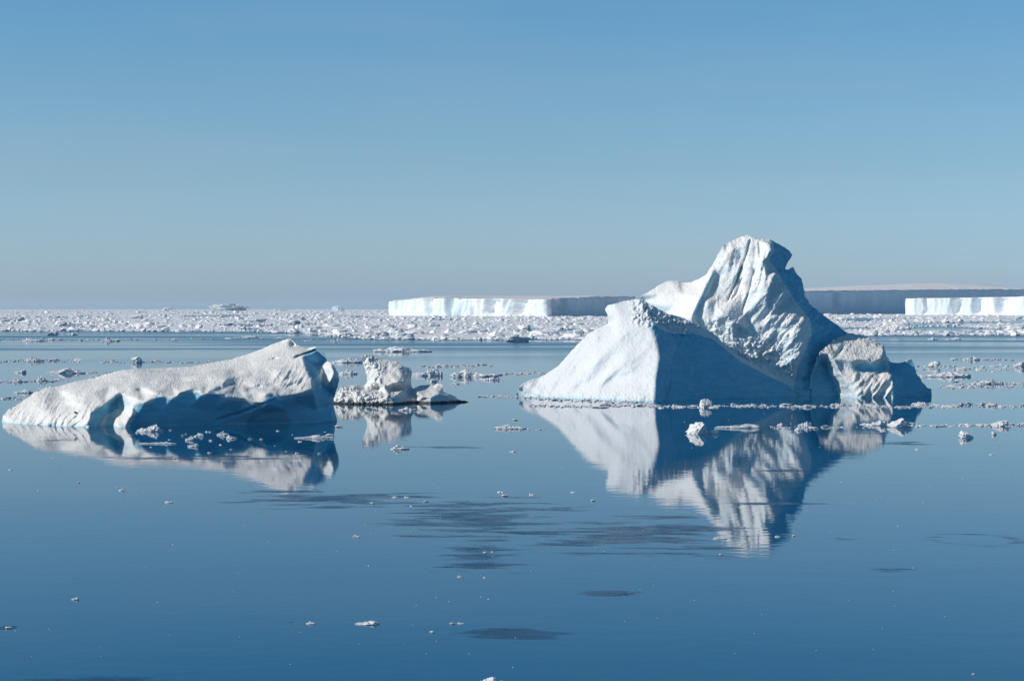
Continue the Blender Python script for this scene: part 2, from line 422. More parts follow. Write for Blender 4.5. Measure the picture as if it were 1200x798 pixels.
B_CTRL += [(790, 360, 279.5), (775, 345, 281.8), (800, 345, 279.6), (838, 318, 279.0), (842, 335, 277.8), (838, 355, 276.2), (845, 375, 274.6),
           (850, 300, 279), (862, 292, 279), (858, 320, 277.8), (868, 345, 276), (872, 370, 274.2), (880, 395, 273.3), (860, 400, 273.2), (838, 378, 274.2), (885, 300, 277.2), (880, 330, 276), (900, 410, 273.4),
           (880, 420, 273), (905, 430, 273.8), (920, 410, 272.7), (900, 370, 273.8), (915, 385, 273.2),
           (912, 300, 279.2), (908, 318, 278.6), (925, 335, 278.6), (935, 345, 279), (948, 370, 277), (965, 385, 277.8), (975, 398, 278.2), (955, 400, 275.5), (955, 425, 274.8), (945, 445, 275.2), (930, 445, 274), (975, 440, 276)]
B_RID = [[(836, 316, 278.3), (829, 331, 276.9), (821, 348, 275.6), (811, 372, 274.4)],
         [(839, 322, 279.0), (832, 338, 278.1), (823, 356, 276.9), (816, 373, 275.6)],
         [(893, 282, 277.6), (903, 288, 275.8), (904, 294, 275.3), (896, 306, 275.0), (896, 318, 274.4), (893, 335, 273.6)],
         [(899, 321, 274.4), (909, 319.5, 274.2), (905, 330, 273.3), (899, 345, 272.7)],
         [(915, 326, 276.2), (909, 340, 275.0), (903, 350, 274.0)],
         [(921, 341, 273.6), (913, 352, 273.0), (903, 368, 273.2), (893, 390, 273.5)],
         [(926, 346, 277.2), (918, 360, 275.2), (912, 372, 273.2)],
         [(931, 357, 275), (924, 367, 273.4), (917, 380, 272.8)],
         [(945, 373, 273.6), (936, 385, 272.1), (929, 398, 271.7)],
         [(950, 378, 274.2), (944, 392, 272.3), (940, 406, 271.7), (929, 425, 271.9)],
         [(846, 370, 272.6), (858, 377, 272.4), (867, 383, 272.6)],
         [(868, 386, 274.4), (880, 392, 273.4), (893, 402, 272.8)]]
def b_hook(px, py):
    # flutes run down and to the left; oblique ribs lower right
    m1 = smooth(832, 842, px) * (1 - smooth(893, 905, px)) * (1 - smooth(372, 388, py)) * smooth(278, 292, py)
    ang = R(24); s_ = (px - 870) * math.cos(ang) + (py - 330) * math.sin(ang); t_ = -(px - 870) * math.sin(ang) + (py - 330) * math.cos(ang)
    u = np.stack([s_ * .075 + .012 * t_ * np.sin(t_ * .04), t_ * .011, 0 * px + 2.2], -1)
    fl = ridged(u, 2, 7, .35) - .7
    m2 = smooth(880, 905, px) * smooth(335, 355, py) * (1 - smooth(415, 440, py))
    s2 = (px - 910) * .72 + (py - 380) * .69; t2 = -(px - 910) * .69 + (py - 380) * .72
    f2 = ridged(np.stack([s2 * .085, t2 * .018, 0 * px + 8], -1), 3, 19, .5) - .8
    crumble = blob(px, py, 880, 418, 42, 22) + .8 * blob(px, py, 842, 385, 22, 12)
    u3 = np.stack([px * .12, py * .12, 0 * px], -1)
    dent = -1.0 * blob(px, py, 850, 345, 5, 9) * 0 + 0.4 * blob(px, py, 852, 291, 3, 5) + .8 * blob(px, py, 869, 303, 5, 9) + .8 * blob(px, py, 865, 331, 3.5, 7)
    hump = -1.3 * blob(px, py, 829, 356, 8, 12) * (px < 842)
    mod = .35 + .65 * smooth(-.3, .4, fbm(np.stack([px * .03, py * .03, 0 * px], -1), 2, 83))
    def cut(pts, wd):
        p = np.array(pts, float); x = np.interp(py, p[:, 1], p[:, 0])
        return np.exp(-((px - x) / wd) ** 2) * smooth(p[0, 1] - 2, p[0, 1] + 3, py) * (1 - smooth(p[-1, 1] - 4, p[-1, 1] + 1, py))
    cracks = .8 * cut([(879, 281), (875, 298), (869, 314), (861, 335), (852, 354)], 1.3) + .7 * cut([(884, 316), (878, 340), (874, 352), (869, 365)], 1.2) \
        + .5 * cut([(871, 325), (862, 345), (857, 352)], 1.6) + .45 * cut([(889, 283), (890, 298), (893, 306)], .9)
    return cracks - .55 * m1 * mod * fl - .34 * m2 * f2 + crumble * (ridged(u3, 4, 61) - .9) * .62 + dent + hump
def b_amp(px, py):
    return 0.85 - .5 * (1 - smooth(815, 840, px)) + .5 * blob(px, py, 880, 420, 45, 25)
def b_shade_blue(px, py):          # shade painted as blue on the right flank, the gully and the groove beside the shoulder
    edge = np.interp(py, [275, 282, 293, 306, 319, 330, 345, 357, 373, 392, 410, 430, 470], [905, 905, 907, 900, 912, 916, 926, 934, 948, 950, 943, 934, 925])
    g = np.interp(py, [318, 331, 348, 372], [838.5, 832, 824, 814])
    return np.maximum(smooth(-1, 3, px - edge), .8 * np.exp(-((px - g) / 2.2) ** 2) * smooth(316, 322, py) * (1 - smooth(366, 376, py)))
peak = berg_mesh('peak', B_OUT, B_CTRL, B_RID, 12, 55, M_PEAK, berg, hook=b_hook, shade_blue=b_shade_blue, amp=.15, seed=21, ampmask=b_amp, relax=3, origin=BO)

C_OUT = [(948, 478, 274), (950, 440, 274), (957, 420, 272.5), (961, 412.5, 271.5), (968, 406, 272.5), (975, 400, 274), (983, 395, 275.5), (992, 391, 277), (997, 390, 277), (1004, 391.5, 277), (1011, 393, 276.5),
         (1024, 399, 276), (1035, 404.5, 275.5), (1037, 409, 275), (1037.5, 415, 275), (1042, 422, 275.5), (1045, 424.5, 275.5), (1050, 425, 275.5), (1059, 424.8, 275), (1063, 421, 274.5), (1068, 420.5, 274.5), (1070.5, 425, 274.5),
         (1074, 437, 274.5), (1081, 448, 274.5), (1087, 454, 274.5), (1091, 456, 274.5), (1092, 465, 274), (1091, 476, 274)]
C_CTRL = base_pts([(960, 277), (980, 275), (990, 272.6), (998, 269), (1008, 267.6), (1014, 268.2), (1022, 267.6), (1034, 267.9), (1060, 271.5), (1080, 273.5)])
C_CTRL += [(963, 440, 277.5), (975, 455, 275.5), (968, 425, 276), (980, 447, 274.2), (985, 457, 273.4), (985, 427, 270.9), (990, 415, 271.4), (1000, 433, 270.5), (1005, 447, 268.7), (1010, 458, 267.9), (1013, 447, 269.2), (1018, 458, 267.9), (1024, 447, 268.9),
           (1030, 437, 271.4), (1037, 428, 274), (1034, 433, 272.6), (1032, 450, 268.3), (1016, 432, 271.4), (1004, 431, 271.3), (1025, 433, 271.5),
           (1000, 405, 274.2), (1015, 408, 273.6), (1027, 407, 273.8), (1000, 416, 271.3), (1020, 416, 271.6),
           (1045, 432, 274.3), (1060, 440, 273.8), (1055, 455, 271.3), (1075, 455, 273.6), (1060, 430, 274.8), (1082, 460, 274)]
C_RID = [[(961.5, 414, 271.2), (970, 415, 271), (985, 439, 269.9), (998.5, 459, 268.7), (1000, 468, 268.6)],
         [(970, 414, 271.1), (978, 420.5, 270.5), (990, 421.5, 270.4), (998, 422.5, 270.2), (1008, 420.5, 270.3), (1015, 421.5, 270.2), (1022, 425, 270.2), (1028, 422, 270.6), (1034, 421.5, 271), (1036.5, 410, 272.6)],
         [(1042, 437, 270.2), (1046, 447, 268.6), (1047.5, 457, 267.6), (1047.5, 470, 267.4)]]
def c_hook(px, py):
    s2 = (px - 1000) * .8 + (py - 440) * .55
    f2 = ridged(np.stack([s2 * .09, (py - px) * .012, 0 * px], -1), 3, 77) - .8
    low = smooth(432, 442, py) * (1 - smooth(1042, 1050, px)) * smooth(998, 1004, px)
    return 1.0 * blob(px + .6 * (py - 411), py, 985, 411, 3.2, 6) - .45 * low * f2 + .7 * blob(px, py, 1020, 466, 3, 7)
def c_amp(px, py):
    return .75 - .4 * (px > 1048) - .35 * (1 - smooth(960, 985, px)) * smooth(415, 425, py)
def c_shade_blue(px, py):          # painted shade tone: left recess, cave under the lip and the tail
    left = smooth(-1, 1, np.interp(py, [412, 415, 439, 459, 470], [956, 962, 974, 984, 985]) - px) * smooth(414, 417, py)
    cave = np.clip(1.4 * blob(px, py, 1020, 430, 18, 6), 0, 1) * smooth(423, 427, py)
    tail = smooth(1039, 1045, px) * smooth(420, 426, py) * smooth(-2, 2, px - np.interp(py, [425, 437, 447, 457], [1036, 1042, 1046, 1047.5]))
    return np.maximum(np.maximum(left, cave), tail)
block = berg_mesh('shoulder_block', C_OUT, C_CTRL, C_RID, 11, 40, M_BLOCK, berg, hook=c_hook, shade_blue=c_shade_blue, amp=.16, seed=33, ampmask=c_amp, relax=2, step=1.0, origin=BO)

# ---- the low berg
L_OUT = [(0, 508, 211.5), (2, 497, 211), (3, 488, 211), (10, 480, 212), (22, 473, 213), (31, 467, 214), (40, 460, 215), (52, 455, 216), (70, 452, 217), (87, 447, 218), (110, 443, 219), (125, 438, 219), (140, 434, 219),
         (155, 432.5, 219), (175, 432, 220), (195, 431, 221), (217, 430, 221), (232, 428, 222), (245, 425.5, 222), (258, 423.5, 222), (270, 421, 222.5), (290, 415, 222.5), (300, 411.5, 222.5), (308, 408.5, 222.5), (318, 404, 222.5),
         (329, 400, 222.5), (336, 397.5, 222), (341, 397, 222), (345, 401, 221.5), (348, 404.5, 221), (354, 406, 220.5), (360, 408, 220), (366, 406.5, 219), (371, 406, 218.5), (371, 411, 218.5), (374, 413, 218.5),
         (379, 411.7, 218.5), (382, 420, 218), (384, 423, 217.5), (388, 425, 215), (393, 431, 214), (396, 437, 213.7), (397.5, 444, 213.6), (395, 455, 213.8), (391, 466, 214.5), (391, 475, 214), (394, 488, 213.5), (395, 496, 212.5), (395, 506, 212.5)]
L_CTRL = base_pts([(12, 208.3), (25, 206.8), (45, 205), (75, 203.2), (100, 201.6), (120, 203.6), (132, 203.2), (140, 200.9), (148, 200.8), (158, 203.4), (180, 203.6), (220, 204.6), (260, 205.9), (290, 206.7), (310, 207.3), (340, 208.2), (370, 209.6)], 8)
L_CTRL += [(25, 483, 209.8), (50, 470, 210), (60, 488, 205), (90, 465, 207), (85, 483, 204.3), (110, 460, 207.6), (130, 450, 211.5), (115, 450, 213),
           (130, 475, 206.9), (132, 493, 203.9), (140, 491, 203.1),
           (162, 485, 203.1), (190, 480, 203.2), (220, 477, 203.9), (250, 480, 205.0), (280, 482, 205.8), (310, 484, 206.4), (335, 480, 207.1), (355, 476, 208.8), (372, 480, 209.9), (385, 470, 212.2), (388, 488, 211.5),
           (160, 450, 209), (175, 442, 213), (200, 448, 209.5), (215, 440, 215), (223, 445, 210.5), (245, 445, 208.8), (240, 432, 217.5), (262, 441, 209.6), (275, 450, 208.3), (270, 430, 216.5), (288, 452, 207.5), (295, 440, 211.5),
           (300, 425, 216.5), (320, 415, 218.5), (335, 405, 220.3), (330, 430, 213.2), (345, 440, 210.3), (325, 446, 208.6), (350, 420, 215), (345, 412, 218),
           (376, 440, 213.5), (366, 425, 217), (375, 425, 217.6), (372, 455, 210.5), (380, 455, 213.2), (385, 415, 218), (391, 436, 212.3), (386, 447, 212.2), (394, 443, 212.7), (387, 429, 213.6), (390, 452, 213)]
L_RID = [[(140, 459.5, 206.2), (122, 474, 203.9), (107, 483, 202.6), (103, 497, 201.2)],
         [(143, 461, 206.4), (155.5, 474, 203.3), (153, 488, 202.3), (147, 499, 201.1)],
         [(138, 468, 207.6), (142, 477, 206.6), (126, 488, 205.4), (121, 498, 204.2)],
         [(157, 474, 203.0), (162, 467, 203), (170.6, 470, 202.3), (179, 467, 202.8), (183, 459.6, 203.8), (196, 462.6, 203.3), (205, 464, 203), (211, 459, 203.6), (223, 455, 204), (234, 456.6, 204), (240, 461, 203.6), (250, 453.6, 204.6), (259, 461, 204.1), (274, 465, 204.2), (288, 466, 204.6), (300, 471, 204.4), (310, 472, 204.2), (311.6, 462, 205.3), (307, 450, 207.6)],
         [(307, 450, 207.6), (319, 456, 206.4), (328, 465, 205.6), (340, 462, 206.1), (355, 459, 206.9), (367, 456, 207.6), (366, 447, 208.8), (358, 432, 211.8), (354, 417, 215.2)],
         
         [(379, 429, 216.4), (378, 440, 215.6), (379, 449, 214.8)],
         [(254, 440, 210.6), (262, 442, 209.4), (270, 452, 207.6), (284, 463, 205.4)],
         [(344, 418, 216.5), (355, 413.5, 217.2), (369, 409.5, 218)], [(345, 419.5, 215.4), (356, 416, 215.9), (368, 414, 217)]]
def l_hook(px, py):
    s2 = (px - 60) * .8 + (py - 480) * .6; t2 = -(px - 60) * .6 + (py - 480) * .8
    st = ridged(np.stack([s2 * .10 + .5 * noise(np.stack([px * .03, py * .05, 0 * px], -1), 5), t2 * .025, 0 * px + 4], -1), 3, 91) - .8
    m = (1 - smooth(100, 130, px)) * smooth(448, 462, py)
    s3 = (px - 335) * .86 + (py - 440) * .5
    st3 = ridged(np.stack([s3 * .13, (py - px) * .02, 0 * px + 1], -1), 3, 95) - .8
    m3 = blob(px, py, 335, 442, 26, 16) + .9 * blob(px, py, 268, 452, 14, 10)
    s4 = ridged(np.stack([px * .05 + py * .05, py * .05, 0 * px + 7], -1), 4, 99) - .8
    m4 = smooth(150, 175, px) * (1 - smooth(290, 320, px)) * smooth(432, 437, py) * (1 - smooth(452, 460, py))
    m5 = smooth(135, 155, px) * (1 - smooth(345, 365, px)) * smooth(430, 438, py) * (1 - smooth(456, 466, py))
    und = fbm(np.stack([px * .036 + py * .02, py * .085, 0 * px + 2], -1), 2, 131, .4)
    ck = .5 * np.exp(-((py - (492 - .28 * (px - 255) - .0012 * (px - 255) ** 2)) / 1.6) ** 2) * smooth(250, 262, px) * (1 - smooth(318, 326, px))
    return -.3 * m * st * smooth(455, 480, py) - .26 * m3 * st3 - .12 * m4 * s4 + 1.0 * m5 * und + .9 * blob(px, py, 166, 455, 9, 9) + ck \
        + 1.6 * blob(px, py, 343.5, 403, 3.2, 3.2) + 1.7 * np.exp(-((py - (419 - .36 * (px - 345))) / 1.3) ** 2) * smooth(343, 348, px) * (1 - smooth(369, 372, px)) \
        + .7 * blob(px + 2 * (py - 420), py, 322, 420.5, 4, 1.6) + .5 * blob(px, py, 72, 463, 6, 4)
def l_amp(px, py):
    shade = smooth(160, 175, px) * smooth(466, 474, py)
    return .85 - .55 * shade - .55 * smooth(95, 130, px) * (1 - smooth(348, 356, px)) * (1 - smooth(452, 462, py)) * (1 - shade)
def l_shade_blue(px, py):          # shade put into the colour of the undercut front wall, the notch and the right end
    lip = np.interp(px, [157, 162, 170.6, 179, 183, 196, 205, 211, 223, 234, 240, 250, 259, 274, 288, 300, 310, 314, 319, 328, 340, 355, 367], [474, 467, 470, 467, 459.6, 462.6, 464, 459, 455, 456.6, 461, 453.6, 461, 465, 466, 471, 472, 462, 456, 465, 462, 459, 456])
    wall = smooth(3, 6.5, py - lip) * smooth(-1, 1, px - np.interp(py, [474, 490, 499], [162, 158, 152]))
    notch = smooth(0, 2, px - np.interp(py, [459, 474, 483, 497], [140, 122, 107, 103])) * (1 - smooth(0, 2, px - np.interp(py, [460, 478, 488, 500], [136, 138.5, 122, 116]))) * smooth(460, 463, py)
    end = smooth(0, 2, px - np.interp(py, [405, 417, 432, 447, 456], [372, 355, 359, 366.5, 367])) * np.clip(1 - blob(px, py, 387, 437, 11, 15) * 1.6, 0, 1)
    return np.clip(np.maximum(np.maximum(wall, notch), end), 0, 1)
low = berg_mesh('low_iceberg', L_OUT, L_CTRL, L_RID, 7, 40, M_LEFT, None, hook=l_hook, shade_blue=l_shade_blue, ys=.12, soft=lambda px, py: np.maximum(1 - smooth(92, 102, px), (1 - smooth(450, 455, py)) * (1 - smooth(340, 350, px))), soft_n=26, amp=.06, fine=.006, freq=.7, seed=55, ampmask=l_amp, relax=2, step=1.1, rough=.6, origin=P(np.array([200.]), np.array([500.]), 210.0)[0] * [1, 1, 0])
LO = P(np.array([200.]), np.array([500.]), 210.0)[0] * [1, 1, 0]
low.location = LO
tag(low, 'long low wedge-shaped iceberg with a blue undercut front and dirty snow back', 'iceberg')

# ---- the stained berg behind it
S_OUT = [(388, 482, 252), (390, 474, 251.5), (392, 465, 252), (396, 458, 252.5), (400, 453, 253), (410, 452, 254), (418, 451, 254.5), (428, 452, 257), (430, 447, 257), (428.5, 436, 257), (426, 426, 257.5), (423, 419, 257.5), (424, 417, 257.5),
         (428, 415.5, 258), (435, 415.5, 258), (440, 418.5, 258), (446, 421, 258), (455, 422, 258), (466, 424.5, 257.5), (472, 428, 257), (475, 430, 257), (481, 430.5, 257), (482.5, 436, 257), (481, 447, 257), (482, 452, 257.5), (485, 455, 258),
         (489, 452.5, 256), (496, 451, 257), (503, 451, 257), (508, 452, 256.5), (512, 450, 256), (518, 449, 255.5), (519.5, 454, 255.5), (519.5, 459, 255.5), (527, 461.5, 255.3), (534, 465, 255.2), (537, 468, 255.2), (545, 469.5, 255.2), (549, 471, 255.4), (549, 480, 255.4)]
S_CTRL = base_pts([(400, 250.2), (420, 249), (440, 248.6), (460, 248.4), (470, 249.8), (480, 252.0), (488, 253.2), (505, 251.6), (522, 253), (540, 255)])
S_CTRL += [(400, 464, 251), (420, 462, 250), (440, 463, 249.6), (455, 463, 249.2), (463, 464, 249.6), (443, 456, 255.2), (460, 457, 255.1), (475, 456, 254.6), (487, 463, 254.8), (480, 460, 255.4), (474, 466, 252.6), (430, 455, 254), (410, 457, 252),
           (455, 435, 255.5), (470, 438, 254.8), (442, 430, 255.8), (433, 425, 256.6), (434, 440, 255.6), (460, 428, 256.4), (500, 458, 254.3), (515, 460, 253.3), (510, 455, 255), (527, 466, 253.6), (498, 468, 252.2)]
S_RID = [[(437, 447, 254.2), (444, 449, 253.5), (450, 453.5, 253), (457, 451, 252.9), (466, 448, 252.8), (474, 447.5, 253.5), (480.5, 448, 254.6)],
         [(488, 462, 252.5), (495, 465, 251.8), (505, 465, 251.6), (514, 461, 252.4), (526, 463, 253.4)]]
def s_hook(px, py):
    u = np.stack([px * .14, py * .14, 0 * px], -1)
    return (ridged(u, 4, 121) - .9) * (.38 * (1 - smooth(440, 450, px)) + .15 * (1 - smooth(470, 485, px)) * smooth(446, 452, py))
small = berg_mesh('stained_iceberg', S_OUT, S_CTRL, S_RID, 5, 25, M_STAINED, None, hook=s_hook, amp=.13, fine=.025, freq=1.2, seed=71, relax=2, step=.85, rough=.8, ampmask=lambda px, py: .8 - .4 * (px > 487), origin=P(np.array([450.]), np.array([473.]), 252.0)[0] * [1, 1, 0])
small.location = P(np.array([450.]), np.array([473.]), 252.0)[0] * [1, 1, 0]
tag(small, 'squat grey-stained iceberg with an upright ice block and black waterline', 'iceberg')

def icosphere(sub):
    t = (1 + 5 ** .5) / 2
    v = np.array([(-1, t, 0), (1, t, 0), (-1, -t, 0), (1, -t, 0), (0, -1, t), (0, 1, t), (0, -1, -t), (0, 1, -t), (t, 0, -1), (t, 0, 1), (-t, 0, -1), (-t, 0, 1)], float)
    f = np.array([(0, 11, 5), (0, 5, 1), (0, 1, 7), (0, 7, 10), (0, 10, 11), (1, 5, 9), (5, 11, 4), (11, 10, 2), (10, 7, 6), (7, 1, 8), (3, 9, 4), (3, 4, 2), (3, 2, 6), (3, 6, 8), (3, 8, 9), (4, 9, 5), (2, 4, 11), (6, 2, 10), (8, 6, 7), (9, 8, 1)])
    v /= np.linalg.norm(v[0])
    for _ in range(sub):
        e = np.sort(np.vstack([f[:, [0, 1]], f[:, [1, 2]], f[:, [2, 0]]]), 1)
        u, inv = np.unique(e, axis=0, return_inverse=True); inv = inv.ravel() + len(v); k = len(f)
        m = v[u].mean(1); m /= np.linalg.norm(m, axis=1, keepdims=True); v = np.vstack([v, m])
        a, b, c = inv[:k], inv[k:2 * k], inv[2 * k:]
        f = np.vstack([np.stack([f[:, 0], a, c], -1), np.stack([a, f[:, 1], b], -1), np.stack([c, b, f[:, 2]], -1), np.stack([a, b, c], -1)])
    return v, f

ICO = {k: icosphere(k) for k in (1, 2, 3, 4)}

def chunk(seed, sub, cuts=9, rough=.35):
    """a craggy lump of ice: faceted by random fracture planes, unit half-width, base near z=0"""
    r = np.random.default_rng(seed); v, f = ICO[sub]; v = v.copy()
    v *= (1 + .35 * fbm(v * 1.1 + seed, 2, seed))[:, None]
    for _ in range(cuts):
        n = r.normal(size=3); n[2] *= .7; n /= np.linalg.norm(n); o = r.uniform(.45, .9)
        s = v @ n; k = s > o; v[k] -= ((s[k] - o) * .92)[:, None] * n
    v *= (1 + rough * .5 * (ridged(v * 2.2 + seed, 3, seed + 4) - .9))[:, None]
    v[:, 2] -= v[:, 2].min() * .45
    v[:, :2] -= (v[:, :2].max(0) + v[:, :2].min(0)) / 2
    v[:, 0] /= np.ptp(v[:, 0]) / 2; v[:, 1] /= np.ptp(v[:, 1]) / 2
    top = v[:, 2].max(); v[:, 2] = np.where(v[:, 2] > 0, v[:, 2] / top, v[:, 2] * .3)
    return v, f

def floe(seed, nr=14, na=60, peaks=1.0, plate=.35):
    """a flat pan of ice with a ragged outline, a raised rim and heaped blocks; half-width 1, height 1"""
    a = np.linspace(0, 2 * np.pi, na, endpoint=False)
    out = 1 + .35 * fbm(np.stack([np.cos(a) * 1.3, np.sin(a) * 1.3, 0 * a + seed], -1), 4, seed, .6)
    rr = np.linspace(0, 1, nr) ** .8
    x = (rr[:, None] * out * np.cos(a)).ravel()[na - 1:]; y = (rr[:, None] * out * np.sin(a)).ravel()[na - 1:]
    x[0] = y[0] = 0
    q = np.stack([x * 2.6 + seed, y * 2.6, 0 * x], -1)
    z = plate * (.8 + .35 * fbm(q, 3, seed)) + peaks * np.clip(ridged(q * .8, 4, seed + 2, .6) - .85, 0, 9) * .8
    rad = np.hypot(x, y) / np.interp(np.arctan2(y, x) % (2 * np.pi), np.r_[a, 2 * np.pi], np.r_[out, out[0]])
    z *= 1 - .25 * smooth(.75, 1, rad)
    n = len(x); ring = np.arange(n - na, n)
    v = np.stack([x, y, z], -1)
    sk = v[ring].copy(); sk[:, 2] = -.4; sk[:, :2] *= .97
    v = np.vstack([v, sk])
    f = [(0, 1 + k, 1 + (k + 1) % na) for k in range(na)]
    for i in range(nr - 2):
        b = 1 + i * na
        for k in range(na):
            k2 = (k + 1) % na
            f += [(b + k, b + na + k, b + na + k2), (b + k, b + na + k2, b + k2)]
    for k in range(na):
        k2 = (k + 1) % na
        f += [(ring[k], n + k, n + k2), (ring[k], n + k2, ring[k2])]
    v[:, :2] -= (v[:, :2].max(0) + v[:, :2].min(0)) / 2
    v[:, 0] /= np.ptp(v[:, 0]) / 2; v[:, 1] /= np.ptp(v[:, 1]) / 2
    v[:, 2] = np.where(v[:, 2] > 0, v[:, 2] / v[:, 2].max(), v[:, 2])
    return v, np.array(f)

def heap(seed, blocks=16, plate=.3):
    """a pan of ice carrying a heap of broken blocks"""
    r = np.random.default_rng(seed)
    V, T = floe(seed, 10, 48, .5, plate); V = V * [1, 1, plate * 1.4]; n = len(V); V = [V]; T = [T]
    cx = r.uniform(-.6, .6)
    for k in range(blocks):
        tv, tf = chunk(int(r.integers(1, 9999)), 2, 8, .45)
        x = np.clip(cx * .5 + r.normal(0, .45), -.92, .92); y = r.uniform(-.6, .6) * math.sqrt(1 - x * x)
        near = math.exp(-((x - cx) / .45) ** 2)
        sx = r.uniform(.06, .2) * (1 + .5 * near); h = r.uniform(.18, .5) + .5 * near * r.uniform(.3, 1)
        V.append(tv * [sx, sx * r.uniform(.8, 2.0), h] + [x, y, 0]); T.append(tf + n); n += len(tv)
    V = np.vstack(V); V[:, 2] /= V[:, 2].max(); V[:, 0] /= np.abs(V[:, 0]).max()
    return V, np.vstack(T)

# ---- the stone frozen into the low berg
sv, sf = chunk(901, 3, 6)
stone = link('stone', mesh_from('stone', sv * [.2, .16, .2], sf), M_STONE)
stone.parent = low
stone.location = Vector(P(np.array([88.5]), np.array([484.]), 203.75)[0]) - Vector(LO)

# ---- tabular bergs
def tabular(name, label, front, back, flute=5.0, wl=26.0, dome=0.0, cols=360, rows=14, seed=0, alcoves=(), mat=M_TAB, jag=.8):
    def line(pts, n):
        p = np.array([[(a - 600) * d / F, d, z] for a, d, z in pts]); s = np.r_[0, np.cumsum(np.linalg.norm(np.diff(p[:, :2], axis=0), axis=1))]
        q = np.linspace(0, s[-1], n)
        return np.stack([np.interp(q, s, p[:, k]) for k in range(3)], -1), q
    fr, q = line(front, cols); bk, _ = line(back, cols)
    cen = np.vstack([fr, bk])[:, :2].mean(0)
    tg = np.gradient(fr[:, :2], axis=0); nm = np.stack([tg[:, 1], -tg[:, 0]], -1); nm /= np.linalg.norm(nm, axis=1, keepdims=True)
    fr[:, 2] += jag * fbm(np.stack([q / 20, 0 * q, 0 * q + seed], -1), 4, seed)
    V = []; grid = []
    fr[:, 2] -= jag * 2.2 * np.clip(noise(np.stack([q / 31, 0 * q + seed, 0 * q], -1), seed + 60) - .35, 0, 1) * 3
    for i in range(rows):
        t = i / (rows - 1)
        z = -3 + (fr[:, 2] + 3) * t
        qw = q + wl * 1.6 * fbm(np.stack([q / (wl * 3.5), 0 * q, 0 * q + seed], -1), 2, seed + 40)
        u = np.stack([qw / wl, 0 * q + t * .45, 0 * q + seed], -1)
        dsp = flute * (ridged(u, 4, seed) - .8) + flute * 1.2 * fbm(u * [.25, .3, 1], 2, seed + 8) - .12 * flute * t
        for (c, w, dep) in alcoves:
            dsp = dsp - dep * np.exp(-((q / q[-1] - c - .004 * fbm(np.stack([0 * q, 0 * q + t * 3, 0 * q + c * 50], -1), 2, 3)) / w) ** 4) * (1 - smooth(.9, 1.0, np.array([t]))[0] * .4) * smooth(0.05, .3, np.array([t]))[0]
        p = fr[:, :2] + nm * dsp[:, None]
        grid.append(np.stack([p[:, 0], p[:, 1], z], -1))
    fl = grid[-1].copy()
    nt = 26
    for i in range(1, nt):
        t = i / (nt - 1)
        p = fl * (1 - t) + bk * t
        p[:, 2] += dome * 4 * t * (1 - t) + (.5 * fbm(np.stack([p[:, 0] / 90, p[:, 1] / 90, 0 * q], -1), 3, seed) if t < 1 else 0)
        grid.append(p)
    last = grid[-1].copy(); last[:, 2] = -3; grid.append(last)
    G = np.array(grid); r_, c_ = G.shape[:2]; v = G.reshape(-1, 3)
    i, j = np.meshgrid(np.arange(r_ - 1), np.arange(c_ - 1), indexing='ij'); a = (i * c_ + j).ravel()
    t = np.vstack([np.stack([a, a + 1, a + c_ + 1], -1), np.stack([a, a + c_ + 1, a + c_], -1)])
    ends = []
    for col in (0, c_ - 1):
        ids = np.arange(r_) * c_ + col; m = len(v)
        v = np.vstack([v, v[ids].mean(0)])
        for x, y in zip(ids, np.roll(ids, -1)): ends.append((m, y, x) if col else (m, x, y))
    t = np.vstack([t, np.array(ends)])
    v = v - [cen[0], cen[1], 0]
    me = mesh_from(name, v, t); 
    o = link(name, me, mat, None, (cen[0], cen[1], 0))
    tag(o, label, 'iceberg')
    return o

tabular('tabular_iceberg', 'flat-topped tabular iceberg standing alone above the pack ice, sunlit cliff left and shaded end right',
        [(461, 3350, 24), (458, 3220, 23.5), (480, 3120, 26.5), (500, 3060, 28.5), (560, 2960, 26.5), (640, 2830, 24.8), (652, 2850, 26), (690, 2990, 29.5), (742, 3130, 31.2)],
        [(466, 3420, 25), (500, 3500, 33), (540, 3560, 34.2), (600, 3620, 35.0), (650, 3650, 35.0), (690, 3600, 35), (715, 3450, 34), (741, 3260, 32)],
        flute=6, wl=24, seed=3, alcoves=[(.50, .018, 16), (.57, .02, 20), (.665, .014, 20), (.71, .022, 24), (.33, .012, 9)], cols=420)
tabular('tabular_iceberg', 'broad distant tabular iceberg with a dark blue cliff and domed snow cap',
        [(870, 3720, 44.5), (945, 3900, 46.3), (1050, 4150, 50.2), (1130, 4380, 53.7), (1215, 4650, 56.8), (1300, 4900, 60)],
        [(860, 5200, 52), (945, 5300, 66), (1010, 5400, 74), (1070, 5450, 80), (1105, 5500, 82), (1150, 5500, 78), (1200, 5400, 66), (1230, 5300, 60), (1300, 5200, 56)],
        flute=5, wl=60, seed=9, cols=420, mat=M_CLIFF, jag=1.0, alcoves=[(.215, .008, 14)])
tabular('tabular_iceberg', 'low sunlit tabular iceberg in front of the broad dark cliff',
        [(1067, 3760, 29), (1062, 3640, 29.5), (1066, 3590, 30), (1120, 3540, 30.5), (1160, 3480, 31.5), (1200, 3420, 32.5), (1290, 3300, 33)],
        [(1078, 3830, 31), (1120, 3860, 33), (1180, 3880, 34.5), (1230, 3880, 35), (1300, 3800, 35)],
        flute=2.6, wl=34, seed=15, alcoves=[(.47, .016, 14), (.545, .016, 16), (.64, .022, 14), (.36, .005, 7), (.17, .004, 5)], cols=380)

